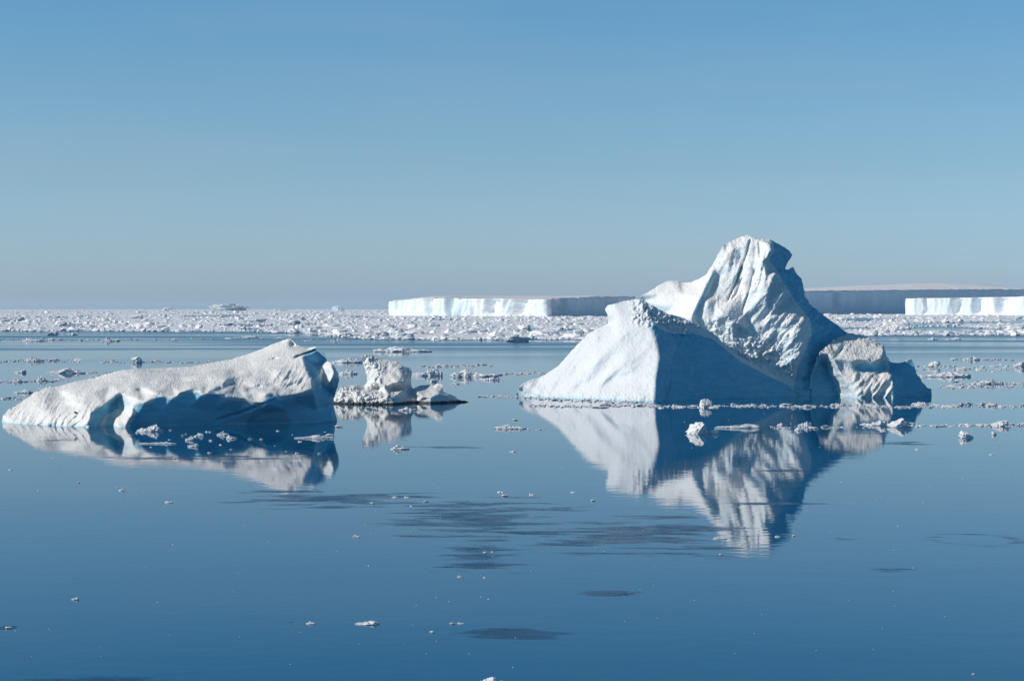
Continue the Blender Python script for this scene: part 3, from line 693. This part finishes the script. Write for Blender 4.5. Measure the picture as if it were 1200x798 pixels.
# ---- far bergs on the horizon and lumps in the pack
def place(name, label, cat, px, py, w, h, kind='chunk', seed=1, sub=4, depth=.7, mat=None, rot=None, group=None, peaks=1.0, plate=.35):
    d = W(py); k = d / F
    v, f = chunk(seed, sub, 14, .5) if kind == 'chunk' else heap(seed, int(8 + w * .35))
    dep = min(w * depth, w * .9)
    v = v * [w * k / 2, max(dep * k / 2, .05), h * k]
    o = link(name, mesh_from(name, v, f, False), mat or M_FLOE, None, ((px - 600) * k, d, 0))
    tag(o, label, cat, group)
    return o

place('far_iceberg', 'tiny two-humped grey iceberg far off on the left horizon', 'iceberg', 268, 364.2, 50, 8.5, 'chunk', 12, mat=M_TAB)
place('far_iceberg', 'faint low grey sliver of iceberg on the horizon above the low iceberg', 'iceberg', 328, 363.9, 17, 2.6, 'chunk', 14, mat=M_TAB)
place('far_iceberg', 'small pale block of iceberg on the horizon left of the flat-topped iceberg', 'iceberg', 396, 364.5, 16, 6.5, 'chunk', 17, mat=M_TAB)
place('far_iceberg', 'faint grey hump of iceberg on the far left horizon', 'iceberg', 196, 364.4, 13, 4.5, 'chunk', 19, mat=M_TAB)
place('ice_block', 'wide flat blue-grey ice block in the pack at the left edge', 'ice block', 9, 377, 44, 6.5, 'chunk', 23, mat=M_TAB)
place('ice_pinnacle', 'little white ice pinnacle in the pack before the flat-topped iceberg', 'ice pinnacle', 702, 369.5, 15, 12, 'chunk', 27)
place('ice_block', 'ice block with a dark shaded face at the pack edge left of the tallest iceberg', 'ice block', 607, 400.5, 30, 9, 'chunk', 31, depth=.5)
place('ice_block', 'greyish peaked ice block in the pack above the crest of the low iceberg', 'ice block', 350, 376, 16, 6, 'chunk', 37)
place('ice_block', 'pale turquoise ice ridge in the pack left of the flat-topped iceberg', 'ice block', 298, 378.5, 34, 5.5, 'chunk', 39, mat=M_SLOPE)
place('ice_block', 'peaked grey ice block in the pack at left', 'ice block', 159, 374, 18, 5.5, 'chunk', 41)
place('ice_block', 'upright white ice block in the pack right of the tallest iceberg', 'ice block', 1048, 389.5, 14, 9, 'chunk', 43)
place('ice_block', 'white ice slab at the right edge of the pack below the low tabular iceberg', 'ice block', 1192, 385, 26, 6, 'floe', 45)

# ---- pack ice
def pack_edge(px):
    e = np.interp(px, [-200, 0, 60, 130, 330, 375, 420, 520, 620, 690, 800, 940, 1010, 1100, 1200, 1400], [388, 388.5, 389, 388.5, 389.5, 393, 397.5, 399, 398.5, 398, 397, 395, 393.5, 393, 393, 392])
    return e + .9 * fbm(np.stack([px * .05, 0 * px, 0 * px + 3], -1), 4, 201)

def lead(px, py):
    """open water between the floes: 1 where water"""
    u = np.stack([px * .008, np.log(py - 360) * 3.2, 0 * px], -1)
    n = fbm(u, 3, 207)
    m = .15 + .3 * smooth(900, 1000, px) * smooth(372, 378, py)
    return (n > .62 - m) & (py > 368)

gx = np.arange(-900, 2101, 3.0); tt = np.linspace(0, 1, 70)
rowp = 362.35 + (400 - 362.35) * tt ** 2.0
GX, GY = np.meshgrid(gx, rowp)
q = np.stack([GX.ravel(), GY.ravel()], -1)
D = W(q[:, 1])
v = np.stack([(q[:, 0] - 600) * D / F, D, 0 * D], -1)
hz = fbm(v / 14.0, 4, 211)
v[:, 2] = .45 + .5 * np.clip(hz, -.5, 2) + .5 * np.clip(ridged(v / 22.0, 3, 215) - 1.1, 0, 2)
okv = (q[:, 1] < pack_edge(q[:, 0])) & ~lead(q[:, 0], q[:, 1])
nr_, nc_ = GX.shape
og = okv.reshape(nr_, nc_); inner = og.copy()
inner[1:] &= og[:-1]; inner[:-1] &= og[1:]; inner[:, 1:] &= og[:, :-1]; inner[:, :-1] &= og[:, 1:]
v[~inner.ravel(), 2] = -.15
i, j = np.meshgrid(np.arange(nr_ - 1), np.arange(nc_ - 1), indexing='ij'); a = (i * nc_ + j).ravel()
keep = okv[a] & okv[a + 1] & okv[a + nc_] & okv[a + nc_ + 1]; a = a[keep]
t_ = np.vstack([np.stack([a, a + nc_ + 1, a + 1], -1), np.stack([a, a + nc_, a + nc_ + 1], -1)])
Vs = [v]; Ts = [t_]; off = len(v)
temps1 = [chunk(500 + k, 1, 6, .3) for k in range(12)]; temps2 = [chunk(520 + k, 2, 8, .35) for k in range(14)]
def scatter(n, pyf, size, hgt, temps, edge_pad=0.0):
    global off
    px = np.where(RNG.uniform(0, 1, n * 2) < .34, RNG.uniform(-850, 2050, n * 2), RNG.uniform(-120, 1320, n * 2)); py = pyf(n * 2)
    ok = (py < pack_edge(px) - edge_pad) & ~lead(px, py)
    px, py = px[ok][:n], py[ok][:n]; d = W(py); k = d / F
    w = size(d, len(px)); h = w * hgt(len(px))
    for p_, d_, w_, h_, c_ in zip((px - 600) * k, d, w, h, RNG.integers(0, len(temps), len(px))):
        tv, tf = temps[c_]; r = RNG.uniform(0, 6.283); cr, sr = math.cos(r), math.sin(r)
        x = (tv[:, 0] * cr - tv[:, 1] * sr) * w_ / 2 * RNG.uniform(.8, 1.3); y = (tv[:, 0] * sr + tv[:, 1] * cr) * w_ / 2
        Vs.append(np.stack([x + p_, y + d_, tv[:, 2] * h_], -1)); Ts.append(tf + off); off += len(tv)
scatter(6400, lambda n: 363.2 + RNG.uniform(0, 1, n) ** 1.2 * 14, lambda d, n: np.clip(RNG.lognormal(1.0, .5, n), 1.2, 9) * np.clip(d / 2500, .8, 2.2), lambda n: RNG.uniform(.16, .42, n), temps1)
scatter(5200, lambda n: RNG.uniform(372, 399, n), lambda d, n: np.clip(RNG.lognormal(.55, .6, n), .7, 8), lambda n: RNG.uniform(.12, .42, n), temps2)
scatter(11000, lambda n: RNG.uniform(370, 399, n), lambda d, n: np.clip(RNG.lognormal(.1, .5, n), .5, 4) * np.clip(d / 1200, .7, 1.8), lambda n: RNG.uniform(.25, .65, n), temps1)
scatter(60, lambda n: RNG.uniform(374, 398, n), lambda d, n: RNG.uniform(6, 13, n), lambda n: RNG.uniform(.15, .3, n), temps2)
pack = link('pack_ice', mesh_from('pack_ice', np.vstack(Vs), np.vstack(Ts), False), M_PACK)
tag(pack, 'broken white pack ice spread along the horizon', 'pack ice', kind='stuff')

# ---- floes one can point to
FLOES = [
 ('long floe, white hump left and dark shaded right half, behind the stained iceberg', 472, 412.2, 70, 6.5, .55, 'floe', 61),
 ('white floe tucked between the low iceberg and the upright block', 408, 425, 40, 6.5, .5, 'floe', 62),
 ('little crumbled floe left of the upright stained block', 408, 438.5, 22, 6, .5, 'floe', 63),
 ('blocky grey-white floe just right of the upright stained block', 500, 440.5, 38, 9, .45, 'floe', 64),
 ('pointed white floe with a long shaded tail, midway to the large iceberg', 557, 441.5, 60, 9, .4, 'floe', 65),
 ('small flat floe below the pointed floe with the shaded tail', 575, 445.5, 21, 4, .5, 'floe', 66),
 ('tiny oval floe left of the toe of the large iceberg', 533, 450.5, 11, 3, .5, 'floe', 67),
 ('small dark-tipped lump behind the right lobe of the stained iceberg', 508, 447.5, 9, 4.5, .6, 'chunk', 68),
 ('flat snowy floe floating against the front of the stained iceberg', 477, 481, 22, 4.5, .5, 'floe', 69),
 ('floe with a bumpy top lying inside the reflection of the upright block', 468, 526.5, 24, 5.5, .4, 'floe', 70),
 ('thin broken floe in open water between the bergs', 599, 502.5, 40, 5.5, .3, 'floe', 71),
 ('snowy floe right under the blue front of the low iceberg', 176, 505.5, 32, 9, .45, 'floe', 72),
 ('peaked white lump with snow tail, brightest in the large reflection', 816, 508, 27, 14, .7, 'chunk', 73),
 ('long thin snow tail beside the peaked white lump', 863, 501.5, 58, 5, .18, 'floe', 74),
 ('small lump in front of the peaked white lump', 837, 508, 13, 5, .6, 'chunk', 75),
 ('pointed white lump sitting on the ice line under the blue flank', 827, 477.5, 15, 10.5, .7, 'chunk', 76),
 ('flat lump right of the middle of the large reflection', 943, 500, 17, 6.5, .5, 'floe', 77),
 ('low lump just below the flat lump in the large reflection', 936, 504.5, 11, 4, .5, 'floe', 78),
 ('biggest lump of the ice row under the shoulder block', 1054, 500.5, 30, 11, .5, 'chunk', 79),
 ('flat snowy pan left end of the row under the shoulder block', 1028, 498.5, 26, 6.5, .45, 'floe', 80),
 ('round lump alone in open water at right', 1132, 513, 17, 8.5, .7, 'chunk', 81),
 ('white lump at the right end of the lower ice row', 1173, 499.5, 22, 7, .5, 'chunk', 82),
 ('tiny round bit beside the lone round lump', 1165, 509.5, 6, 4, .7, 'chunk', 83),
 ('long floe with a dark shaded edge right of the shoulder block', 1107, 441.5, 64, 6, .4, 'floe', 84),
 ('lump with a dark right side behind the tail of the tallest iceberg', 1095, 430, 15, 7, .7, 'chunk', 85),
 ('snowy floe near the right edge above the ice rows', 1156, 450, 42, 6.5, .3, 'floe', 86),
 ('small floe on the thin far row at right', 1138, 422, 22, 5, .5, 'floe', 87),
 ('white lump cut by the right edge of the view', 1197, 430.5, 14, 7.5, .6, 'chunk', 88),
 ('flat ice pan against the tail of the tallest iceberg', 1078, 474.5, 22, 4.5, .4, 'floe', 89),
 ('white heap on the thin ice row at far left', 41, 423.5, 22, 6, .5, 'floe', 90),
 ('dark-sided lump floating over its reflection on the ice row behind the low iceberg', 160, 425, 13, 7, .7, 'chunk', 91),
 ('longest floe left of the low iceberg back', 78, 437.5, 46, 6.5, .35, 'floe', 92),
 ('small oblong floe left of the longest floe', 24, 437, 14, 4.5, .5, 'floe', 93),
 ('flat floe with an upright right end beyond the low iceberg', 51, 446.5, 19, 6, .4, 'floe', 94),
 ('small grey floe near the left edge beyond the low iceberg', 21, 447.5, 24, 4, .4, 'floe', 95),
 ('floe half hidden by the back of the low iceberg', 56, 457.5, 24, 6, .4, 'floe', 96),
 ('floe with dark right tip close behind the low iceberg toe', 28, 460.5, 24, 5, .4, 'floe', 97),
 ('scattered grey-white floe touching the back of the low iceberg', 114, 442.5, 22, 4.5, .4, 'floe', 98),
 ('white cone on the pack margin at left', 62, 393, 14, 5, .7, 'chunk', 99),
 ('low white pan right of the cone on the pack margin', 82, 392.8, 18, 3, .5, 'floe', 100),
 ('flat floe with dark side just off the pack, above the notch of the low iceberg', 390, 394.5, 34, 5, .4, 'floe', 101),
 ('white floe on the far left of the strip below the pack', 40, 400, 32, 4.5, .4, 'floe', 102),
 ('speckled floe on the strip below the pack, third of the row', 130, 400, 22, 5, .4, 'floe', 103),
 ('brown-edged floe on the strip above the crest of the low iceberg', 290, 396, 26, 3.5, .4, 'floe', 104),
 ('small pan off the pack edge at right, nearer the tallest iceberg', 1093, 398, 12, 3, .5, 'floe', 105),
 ('small pan off the pack edge at right, wider one', 1117, 398, 18, 3, .5, 'floe', 106),
 ('snowy lump cut off by the bottom edge of the view', 575, 801, 36, 9, .5, 'floe', 107),
 ('lone small pan of ice in the open water at lower left', 88, 702.5, 9, 3.2, .6, 'floe', 108),
 ('lone white pan beside a dark film patch at lower middle left', 364, 731, 11, 3.5, .6, 'floe', 109),
 ('flat dirty pan at lower middle', 430, 731, 30, 4, .6, 'floe', 110),
 ('small pan in open water below the low iceberg reflection', 418, 629, 10, 3, .6, 'floe', 111),
 ('narrow white pan at the tip of the large reflection', 844, 631.5, 17, 3, .3, 'floe', 112),
 ('small pan left of the widest film patch', 198, 589, 10, 2.6, .6, 'floe', 113),
 ('small pan below the left part of the low iceberg reflection', 143, 575, 8, 2.8, .6, 'floe', 114),
 ('flat lump under the notch of the low iceberg front', 261, 510, 14, 5.5, .5, 'floe', 115),
 ('two-bump pan right of the flat lump before the low iceberg', 272, 514, 14, 4.5, .5, 'floe', 116),
 ('left pan of the trio in the blue reflection of the low iceberg', 222, 516, 11, 5, .6, 'floe', 117),
 ('upper pan of the trio in the blue reflection of the low iceberg', 233, 511.5, 12, 4, .6, 'floe', 118),
 ('lowest pan of the trio in the blue reflection of the low iceberg', 226, 523.5, 13, 5, .6, 'floe', 119),
 ('long thin white strip in the blue reflection of the low iceberg', 184, 520, 46, 2.6, .12, 'floe', 120),
 ('long bumpy strip at the right end of the low iceberg reflection', 368, 513.5, 50, 4.5, .14, 'floe', 121),
]
for (lab, px, py, w, h, dep, kind, seed) in FLOES:
    place('ice_floe' if kind == 'floe' else 'ice_lump', lab, 'ice floe' if kind == 'floe' else 'ice lump', px, py, w, h, kind, seed, 3, dep, mat=M_FLOE, peaks=1.5)

# ---- rows of brash ice
bits = [link('brash_ice', mesh_from('brash_ice', *chunk(700 + k, 2, 12, .6), False), M_CRUMB) for k in range(5)] + \
       [link('brash_ice', mesh_from('brash_ice', *heap(720 + k, 7)), M_CRUMB) for k in range(7)]
bit_used = [False] * len(bits)
def bit(px, py, w, h, dep, label, group, rot=0.0):
    c = RNG.integers(0, len(bits)); d = W(py); k = d / F
    if not bit_used[c]: o = bits[c]; bit_used[c] = True
    else: o = bits[c].copy(); COL.objects.link(o)
    o.location = ((px - 600) * k, d, 0); o.scale = (w * k / 2, max(dep * k / 2, .04), h * k * .8); o.rotation_euler = (0, 0, rot)
    tag(o, label, 'brash ice', group)

crV = []; crT = []; crO = 0
def crumb(px, py, w, h):
    global crO
    tv, tf = temps1[RNG.integers(0, len(temps1))]; d = W(py); k = d / F
    tv = tv * [w * k / 2, max(w * k / 2 * RNG.uniform(.5, 1.2), .03), h * k] + [(px - 600) * k, d, 0]
    crV.append(tv); crT.append(tf + crO); crO += len(tv)

ROWS = [  # row, from, to, pieces, width range, height range, crumbs, label, group
 (398.5, 0, 205, 15, (4, 12), (1.2, 2.6), 60, 'small white bit on the far ice strip just below the pack at left', 'bits on the far left strip'),
 (399.5, 330, 400, 5, (4, 10), (1.2, 2.4), 24, 'small white bit below the pack between the low iceberg crest and the pack corner', 'bits below the pack corner'),
 (396.8, 225, 330, 5, (4, 9), (1, 2.2), 20, 'small white bit on the far strip above the crest of the low iceberg', 'bits above the low crest'),
 (423.3, 0, 92, 7, (5, 13), (1.2, 2.6), 60, 'small bit on the thin ice row at far left', 'bits on the far left row'),
 (424.2, 120, 256, 11, (5, 14), (1.2, 3), 90, 'small bit on the thin ice row behind the low iceberg', 'bits on the row behind the low iceberg'),
 (437.2, 90, 142, 4, (5, 12), (1.2, 2.4), 24, 'small bit right of the longest floe behind the low iceberg', 'bits by the longest floe'),
 (446.5, 0, 90, 6, (5, 14), (1.2, 2.6), 36, 'small bit of ice among the floes at the left edge', 'bits among the left floes'),
 (468.5, 0, 30, 4, (5, 12), (1.5, 3), 20, 'small bit of ice close to the left toe of the low iceberg', 'bits by the low toe'),
 (429.2, 492, 575, 9, (5, 13), (1.2, 2.8), 44, 'small bit on the ice row behind the pointed floe', 'bits behind the pointed floe'),
 (438.2, 583, 655, 8, (6, 16), (1.4, 3.2), 44, 'small bit on the row running to the left toe of the large iceberg', 'bits by the large toe'),
 (421.2, 1116, 1188, 6, (5, 12), (1, 2.4), 34, 'small bit on the thin far row at right', 'bits on the thin far right row'),
 (429.8, 1070, 1200, 8, (5, 12), (1.2, 2.8), 40, 'small bit beside the dark-sided lump at right', 'bits beside the dark-sided lump'),
 (433.0, 1070, 1200, 9, (5, 14), (1.2, 2.6), 60, 'small bit on the row under the dark-sided lump at right', 'bits under the dark-sided lump'),
 (449.5, 1120, 1200, 6, (5, 12), (1.2, 2.6), 36, 'small bit beside the snowy floe near the right edge', 'bits by the right snowy floe'),
 (453.6, 1098, 1200, 11, (5, 13), (1.4, 3.2), 60, 'small bit on the row level with the tail of the tallest iceberg', 'bits level with the tail'),
 (476.0, 620, 770, 14, (5, 15), (1.3, 3), 110, 'small bit on the ice row along the sunlit slope of the tallest iceberg', 'bits along the sunlit slope'),
 (476.3, 770, 935, 16, (5, 15), (1.6, 3.6), 150, 'small bit on the ice row along the blue flank of the tallest iceberg', 'bits along the blue flank'),
 (476.5, 935, 1075, 14, (5, 16), (1.6, 3.8), 120, 'small bit on the ice row along the shoulder of the tallest iceberg', 'bits along the shoulder'),
 (476.0, 1075, 1200, 12, (6, 18), (1.8, 4), 100, 'small bit on the ice row right of the tallest iceberg', 'bits right of the tallest iceberg'),
 (498.8, 1066, 1200, 11, (6, 16), (1.6, 4), 80, 'small bit on the lower ice row at right', 'bits on the lower right row'),
 (501.5, 840, 1020, 9, (4, 12), (1.2, 3), 60, 'small bit across the large reflection', 'bits across the large reflection'),
 (465.5, 565, 612, 5, (5, 14), (1.2, 2.4), 24, 'small bit by the left toe of the tallest iceberg', 'bits by the tall toe'),
 (503.0, 606, 640, 3, (4, 10), (1.2, 2.4), 10, 'small bit beside the thin broken floe between the bergs', 'bits by the thin broken floe'),
]
for (y, x0, x1, n, wr, hr, nc, lab, grp) in ROWS:
    px0 = 362 + (y - 362)
    for k in range(n):
        x = x0 + (x1 - x0) * (k + .5 + RNG.normal(0, 1.1)) / n
        x = min(max(x, x0), x1)
        wob = .5 * math.sin(x * .05 + y)
        w = RNG.uniform(*wr) * RNG.choice([.5, .7, 1, 1.3]); h = RNG.uniform(*hr) * min(1.2, .5 + w / 16)
        bit(x, y + wob + RNG.normal(0, .45) * (1 + (y - 400) / 80), w, h, w * RNG.uniform(.25, .5), lab, grp, RNG.uniform(-.3, .3))
    for k in range(nc):
        x = RNG.uniform(x0, x1); wob = .5 * math.sin(x * .05 + y)
        crumb(x, y + wob + RNG.normal(0, .8), RNG.uniform(1.0, 5), RNG.uniform(.3, 1.2))
# loose bits before the low iceberg and over the open water
for k in range(26):
    x = RNG.uniform(148, 395); y = 504 + RNG.uniform(0, 1) ** 1.5 * 34
    w = RNG.uniform(2.5, 7)
    bit(x, y, w, w * .35, w * .6, 'tiny bit adrift in the reflection of the low iceberg', 'bits in the low reflection', RNG.uniform(-.4, .4))
for (x, y, w, h) in [(604, 492.5, 7, 2.5), (601, 529.5, 7, 2.2), (397, 500.5, 10, 3), (386, 511, 13, 3.5), (1014, 497.5, 14, 2.5), (1035, 505, 8, 2.6), (885, 500, 8, 3), (951, 501, 7, 2.5), (915, 498.5, 8, 4)]:
    bit(x, y, w, h, w * .5, 'small loose bit floating apart from the ice rows', 'loose bits between the rows')
for (x, y, w, h) in [(911, 629, 6, 2.5), (930, 628, 4, 2), (436, 590, 6, 2), (463, 583, 8, 2.2), (477, 583, 7, 2), (499, 588, 7, 2.2), (482, 593, 4, 1.6), (587, 577, 9, 2.6), (592, 581, 9, 2.6), (568, 648, 5, 2.2), (577, 647, 4, 2), (539, 676, 6, 2.4), (568, 677, 4, 2),
                     (506, 741, 6, 2.4), (530, 731, 8, 2.4), (540, 730.5, 8, 2), (624, 580, 8, 2.5), (695, 587, 6, 2.4), (672, 577, 8, 1.6), (1141, 790, 5, 2), (10, 736, 9, 3), (12, 551, 5, 2), (45, 575, 3, 1.2), (92, 566, 4, 1.5), (1162, 533, 5, 2), (1075, 527, 5, 2), (868, 638, 4, 1.8), (874, 635, 5, 2), (845, 650, 5, 2)]:
    bit(x, y, w, h, w * .6, 'tiny crumb of ice alone on the dark open water', 'crumbs on the open water')
for k in range(150):
    y = 470 + RNG.uniform(0, 1) ** 1.3 * 320; x = RNG.uniform(0, 1200)
    if y < 505 and x < 400 or (y < 475 and 600 < x < 1095): continue
    crumb(x, y, RNG.uniform(.8, 2.2), RNG.uniform(.3, .7))
# fringe of crumbs at the foot of the sunlit slope
for k in range(90):
    x = RNG.uniform(612, 770); base = np.interp(x, [604, 640, 690, 767], [463.6, 466.2, 468.6, 471.2])
    crumb(x, base + RNG.uniform(.3, 3.2), RNG.uniform(1.5, 7), RNG.uniform(.4, 1.0) * RNG.choice([1, 1, 2.4]))
fr = link('brash_crumbs', mesh_from('brash_crumbs', np.vstack(crV), np.vstack(crT), False), M_CRUMB)
tag(fr, 'countless small crumbs of brash ice drifting in rows on the water', 'brash ice', kind='stuff')

# ---- grease ice: thin film on the water, cut to a noise contour
def film(label, cx, cy, wx, hy, thr=.0, seed=0, cells=90, ring=False, scale=1.0):
    d0, d1 = W(cy + hy / 2), W(cy - hy / 2); dc = (d0 + d1) / 2; X = (cx - 600) * W(cy) / F
    rx = wx * W(cy) / F / 2; ry = (d1 - d0) / 2
    gx, gy = np.meshgrid(np.linspace(-1.3, 1.3, cells), np.linspace(-1.3, 1.3, cells))
    x = gx.ravel() * rx; y = gy.ravel() * ry; r = np.hypot(gx.ravel(), gy.ravel())
    n = fbm(np.stack([(x + X) * .15 * scale, (y + dc) * .5 * scale, 0 * x + seed], -1), 5, seed + 300, .62)
    val = (.85 - r) * 1.3 + n * (1.1 if not ring else .35) + thr
    if ring: val = np.minimum(val, (r - .62) * 1.6 + .25 * n + .12)
    edge = (np.abs(gx.ravel()) > 1.28) | (np.abs(gy.ravel()) > 1.28); val[edge] = -1
    vv = np.stack([x, y, 0 * x + .0035 + .0012 * (seed % 4), val], -1); V = []; T = []
    N = cells
    i, j = np.meshgrid(np.arange(N - 1), np.arange(N - 1), indexing='ij'); a = (i * N + j).ravel()
    for tri in np.vstack([np.stack([a, a + 1, a + N + 1], -1), np.stack([a, a + N + 1, a + N], -1)]):
        s = val[tri]
        if (s <= 0).all(): continue
        poly = []
        for k in range(3):
            p, q_, sp, sq = vv[tri[k]], vv[tri[(k + 1) % 3]], s[k], s[(k + 1) % 3]
            if sp > 0: poly.append(p)
            if (sp > 0) != (sq > 0): poly.append(p + (q_ - p) * sp / (sp - sq))
        b = len(V); V += poly
        for k in range(1, len(poly) - 1): T.append((b, b + k, b + k + 1))
    if not T: return
    V = np.array(V); me = mesh_from('grease_ice', V[:, :3], np.array(T))
    me.attributes.new('cover', 'FLOAT', 'POINT').data.foreach_set('value', V[:, 3].astype(np.float32))
    o = link('grease_ice', me, M_FILM, None, (X, dc, 0))
    tag(o, label, 'thin ice')
FILMS = [
 ('long dark film of thin ice reaching left below the low iceberg reflection', 385, 585, 280, 26, -.05, 1, 150, False),
 ('wide broken film of thin ice in the middle of the open water', 560, 612, 230, 64, -.02, 2, 170, False),
 ('broad smooth film of thin ice cut by the tip of the large reflection', 745, 628, 320, 46, .02, 3, 170, False),
 ('sparse flecks of thin ice below the broken middle film', 565, 655, 130, 46, -.25, 4, 130, False),
 ('ring-shaped film of thin ice near the right edge', 1143, 632.5, 116, 15, .42, 5, 120, True),
 ('small dark oval of thin ice below the ring-shaped film', 1042, 667.5, 70, 8, .4, 6, 60, False),
 ('faint oval film of thin ice below the broad smooth film', 716, 696.5, 66, 8, .1, 7, 60, False),
 ('low dark film of thin ice at lower middle', 590, 740, 150, 18, .02, 8, 110, False),
 ('dark film of thin ice running along the bottom edge at left', 170, 798, 300, 12, -.05, 9, 130, False),
 ('thin dark streak of ice film in the left berg reflection', 240, 536, 290, 7, -.1, 10, 120, False),
 ('short dark streak at the left edge of the low iceberg reflection', 72, 515, 48, 4, .1, 11, 50, False),
 ('long thin streak in the large reflection', 890, 590, 160, 5, -.05, 12, 90, False),
 ('short streak in the middle of the large reflection', 917, 551, 56, 5, .1, 13, 50, False),
 ('pale oval streak at the right margin of the large reflection', 1058, 519.5, 66, 4, .1, 14, 50, False),
 ('thin dark streak level with the floe in the block reflection', 530, 524, 100, 3.4, -.05, 15, 60, False),
 ('small streak left of the pan with the dark film at lower left', 340, 728.5, 22, 3, .2, 16, 40, False),
 ('dark streak at the left edge low down', 8, 735, 32, 5, .1, 17, 50, False),
 ('small dark streak right of the large reflection tip', 985, 631, 50, 4, .25, 18, 40, False),
]
for f_ in FILMS:
    film(f_[0], f_[1], f_[2], f_[3], f_[4], f_[5], f_[6], f_[7], f_[8])

# ---------------------------------------------------------------- sea, air, sky, sun, camera
me = bpy.data.meshes.new('sea')
S = 45000.0
me.from_pydata([(-S, -3000, 0), (S, -3000, 0), (S, 60000, 0), (-S, 60000, 0)], [], [(0, 1, 2, 3)])
sea = link('sea', me, M_WATER); tag(sea, kind='structure')

HAZE = 1.9e-5
def box(name, lo, hi):
    x0, y0, z0 = lo; x1, y1, z1 = hi
    m = bpy.data.meshes.new(name)
    m.from_pydata([(x0, y0, z0), (x1, y0, z0), (x1, y1, z0), (x0, y1, z0), (x0, y0, z1), (x1, y0, z1), (x1, y1, z1), (x0, y1, z1)], [],
                  [(0, 3, 2, 1), (4, 5, 6, 7), (0, 1, 5, 4), (1, 2, 6, 5), (2, 3, 7, 6), (3, 0, 4, 7)])
    return m
if HAZE:
    hm = bpy.data.materials.new('sea_air'); hm.use_nodes = True; nt = hm.node_tree; nt.nodes.clear()
    o_ = nt.nodes.new('ShaderNodeOutputMaterial'); pv = nt.nodes.new('ShaderNodeVolumePrincipled')
    pv.inputs['Color'].default_value = (0.63, 0.79, 0.90, 1); pv.inputs['Density'].default_value = HAZE; pv.inputs['Anisotropy'].default_value = 0.1
    nt.links.new(pv.outputs[0], o_.inputs['Volume'])
    hz_ = link('haze', box('haze', (-S - 50, -3050, -4.5), (S + 50, 60050, 92)), hm); tag(hz_, kind='stuff')

w = bpy.data.worlds.new('World'); scene.world = w; w.use_nodes = True
nt = w.node_tree; nt.nodes.clear()
out = nt.nodes.new('ShaderNodeOutputWorld'); bg = nt.nodes.new('ShaderNodeBackground'); sky = nt.nodes.new('ShaderNodeTexSky')
sky.sky_type = 'NISHITA'; sky.sun_disc = False
sky.sun_elevation = math.asin(SUN_TO.z); sky.sun_rotation = math.atan2(SUN_TO.x, SUN_TO.y)
sky.altitude = 0; sky.air_density = 1.0; sky.dust_density = 0.6; sky.ozone_density = 2.5
bg.inputs['Strength'].default_value = 0.15
tc = nt.nodes.new('ShaderNodeTexCoord'); sz = nt.nodes.new('ShaderNodeSeparateXYZ'); nt.links.new(tc.outputs['Generated'], sz.inputs[0])
ramp = nt.nodes.new('ShaderNodeValToRGB'); cr_ = ramp.color_ramp      # clear polar air: colour balance of the sky by elevation
STOPS = [(0.0, (.52, .74, 1.26)), (.026, (.497, .678, 1.03)), (.069, (.452, .618, .81)), (.112, (.415, .603, .75)), (.153, (.36, .603, .75)), (.20, (.18, .52, .70)), (.35, (.07, .32, .42)), (1.0, (.03, .27, .38))]
while len(cr_.elements) < len(STOPS): cr_.elements.new(.5)
for e_, (p_, c_) in zip(cr_.elements, STOPS): e_.position = p_
for e_, (p_, c_) in zip(cr_.elements, STOPS): e_.position = p_; e_.color = (*c_, 1)
mu = nt.nodes.new('ShaderNodeMix'); mu.data_type = 'RGBA'; mu.blend_type = 'MULTIPLY'; mu.inputs[0].default_value = 1.0
nt.links.new(sz.outputs[2], ramp.inputs[0]); nt.links.new(sky.outputs[0], mu.inputs[6]); nt.links.new(ramp.outputs[0], mu.inputs[7])
cm = nt.nodes.new('ShaderNodeMapping'); cm.inputs['Scale'].default_value = (2.0, 2.0, 22.0); cm.inputs['Rotation'].default_value = (0.05, 0.08, 0)
cn = nt.nodes.new('ShaderNodeTexNoise'); cn.inputs['Scale'].default_value = 1.6; cn.inputs['Detail'].default_value = 5; cn.inputs['Roughness'].default_value = .6
cv = nt.nodes.new('ShaderNodeMapRange'); cv.inputs[1].default_value = .45; cv.inputs[2].default_value = .8; cv.inputs[3].default_value = 0.0; cv.inputs[4].default_value = .12
cw = nt.nodes.new('ShaderNodeMix'); cw.data_type = 'RGBA'; cw.inputs[7].default_value = (3.1, 3.3, 3.5, 1)      # thin high veil
nt.links.new(tc.outputs['Generated'], cm.inputs[0]); nt.links.new(cm.outputs[0], cn.inputs['Vector']); nt.links.new(cn.outputs['Fac'], cv.inputs[0])
nt.links.new(cv.outputs[0], cw.inputs[0]); nt.links.new(mu.outputs[2], cw.inputs[6])
nt.links.new(cw.outputs[2], bg.inputs[0]); nt.links.new(bg.outputs[0], out.inputs[0])

sun = bpy.data.lights.new('sun', 'SUN'); sun.energy = 3.5; sun.angle = R(.53); sun.color = (1.0, .94, .87)
so = bpy.data.objects.new('sun', sun); COL.objects.link(so); so.rotation_euler = SUN_TO.to_track_quat('Z', 'Y').to_euler(); so.location = (-60, 0, 80)

cam = bpy.data.cameras.new('camera'); cam.lens = 70; cam.sensor_width = 36; cam.clip_start = .5; cam.clip_end = 120000
cam.shift_y = -(399 - HOR) / 1200.0
co = bpy.data.objects.new('camera', cam); COL.objects.link(co); co.location = (0, 0, CH); co.rotation_euler = (R(90), 0, 0)
scene.camera = co
vs = scene.view_settings
vs.view_transform = 'Standard'; vs.look = 'None'; vs.exposure = 0; vs.gamma = 1; vs.use_curve_mapping = False
scene.render.resolution_x = 1024; scene.render.resolution_y = 680
scene.cycles.max_bounces = 8; scene.cycles.volume_bounces = 1
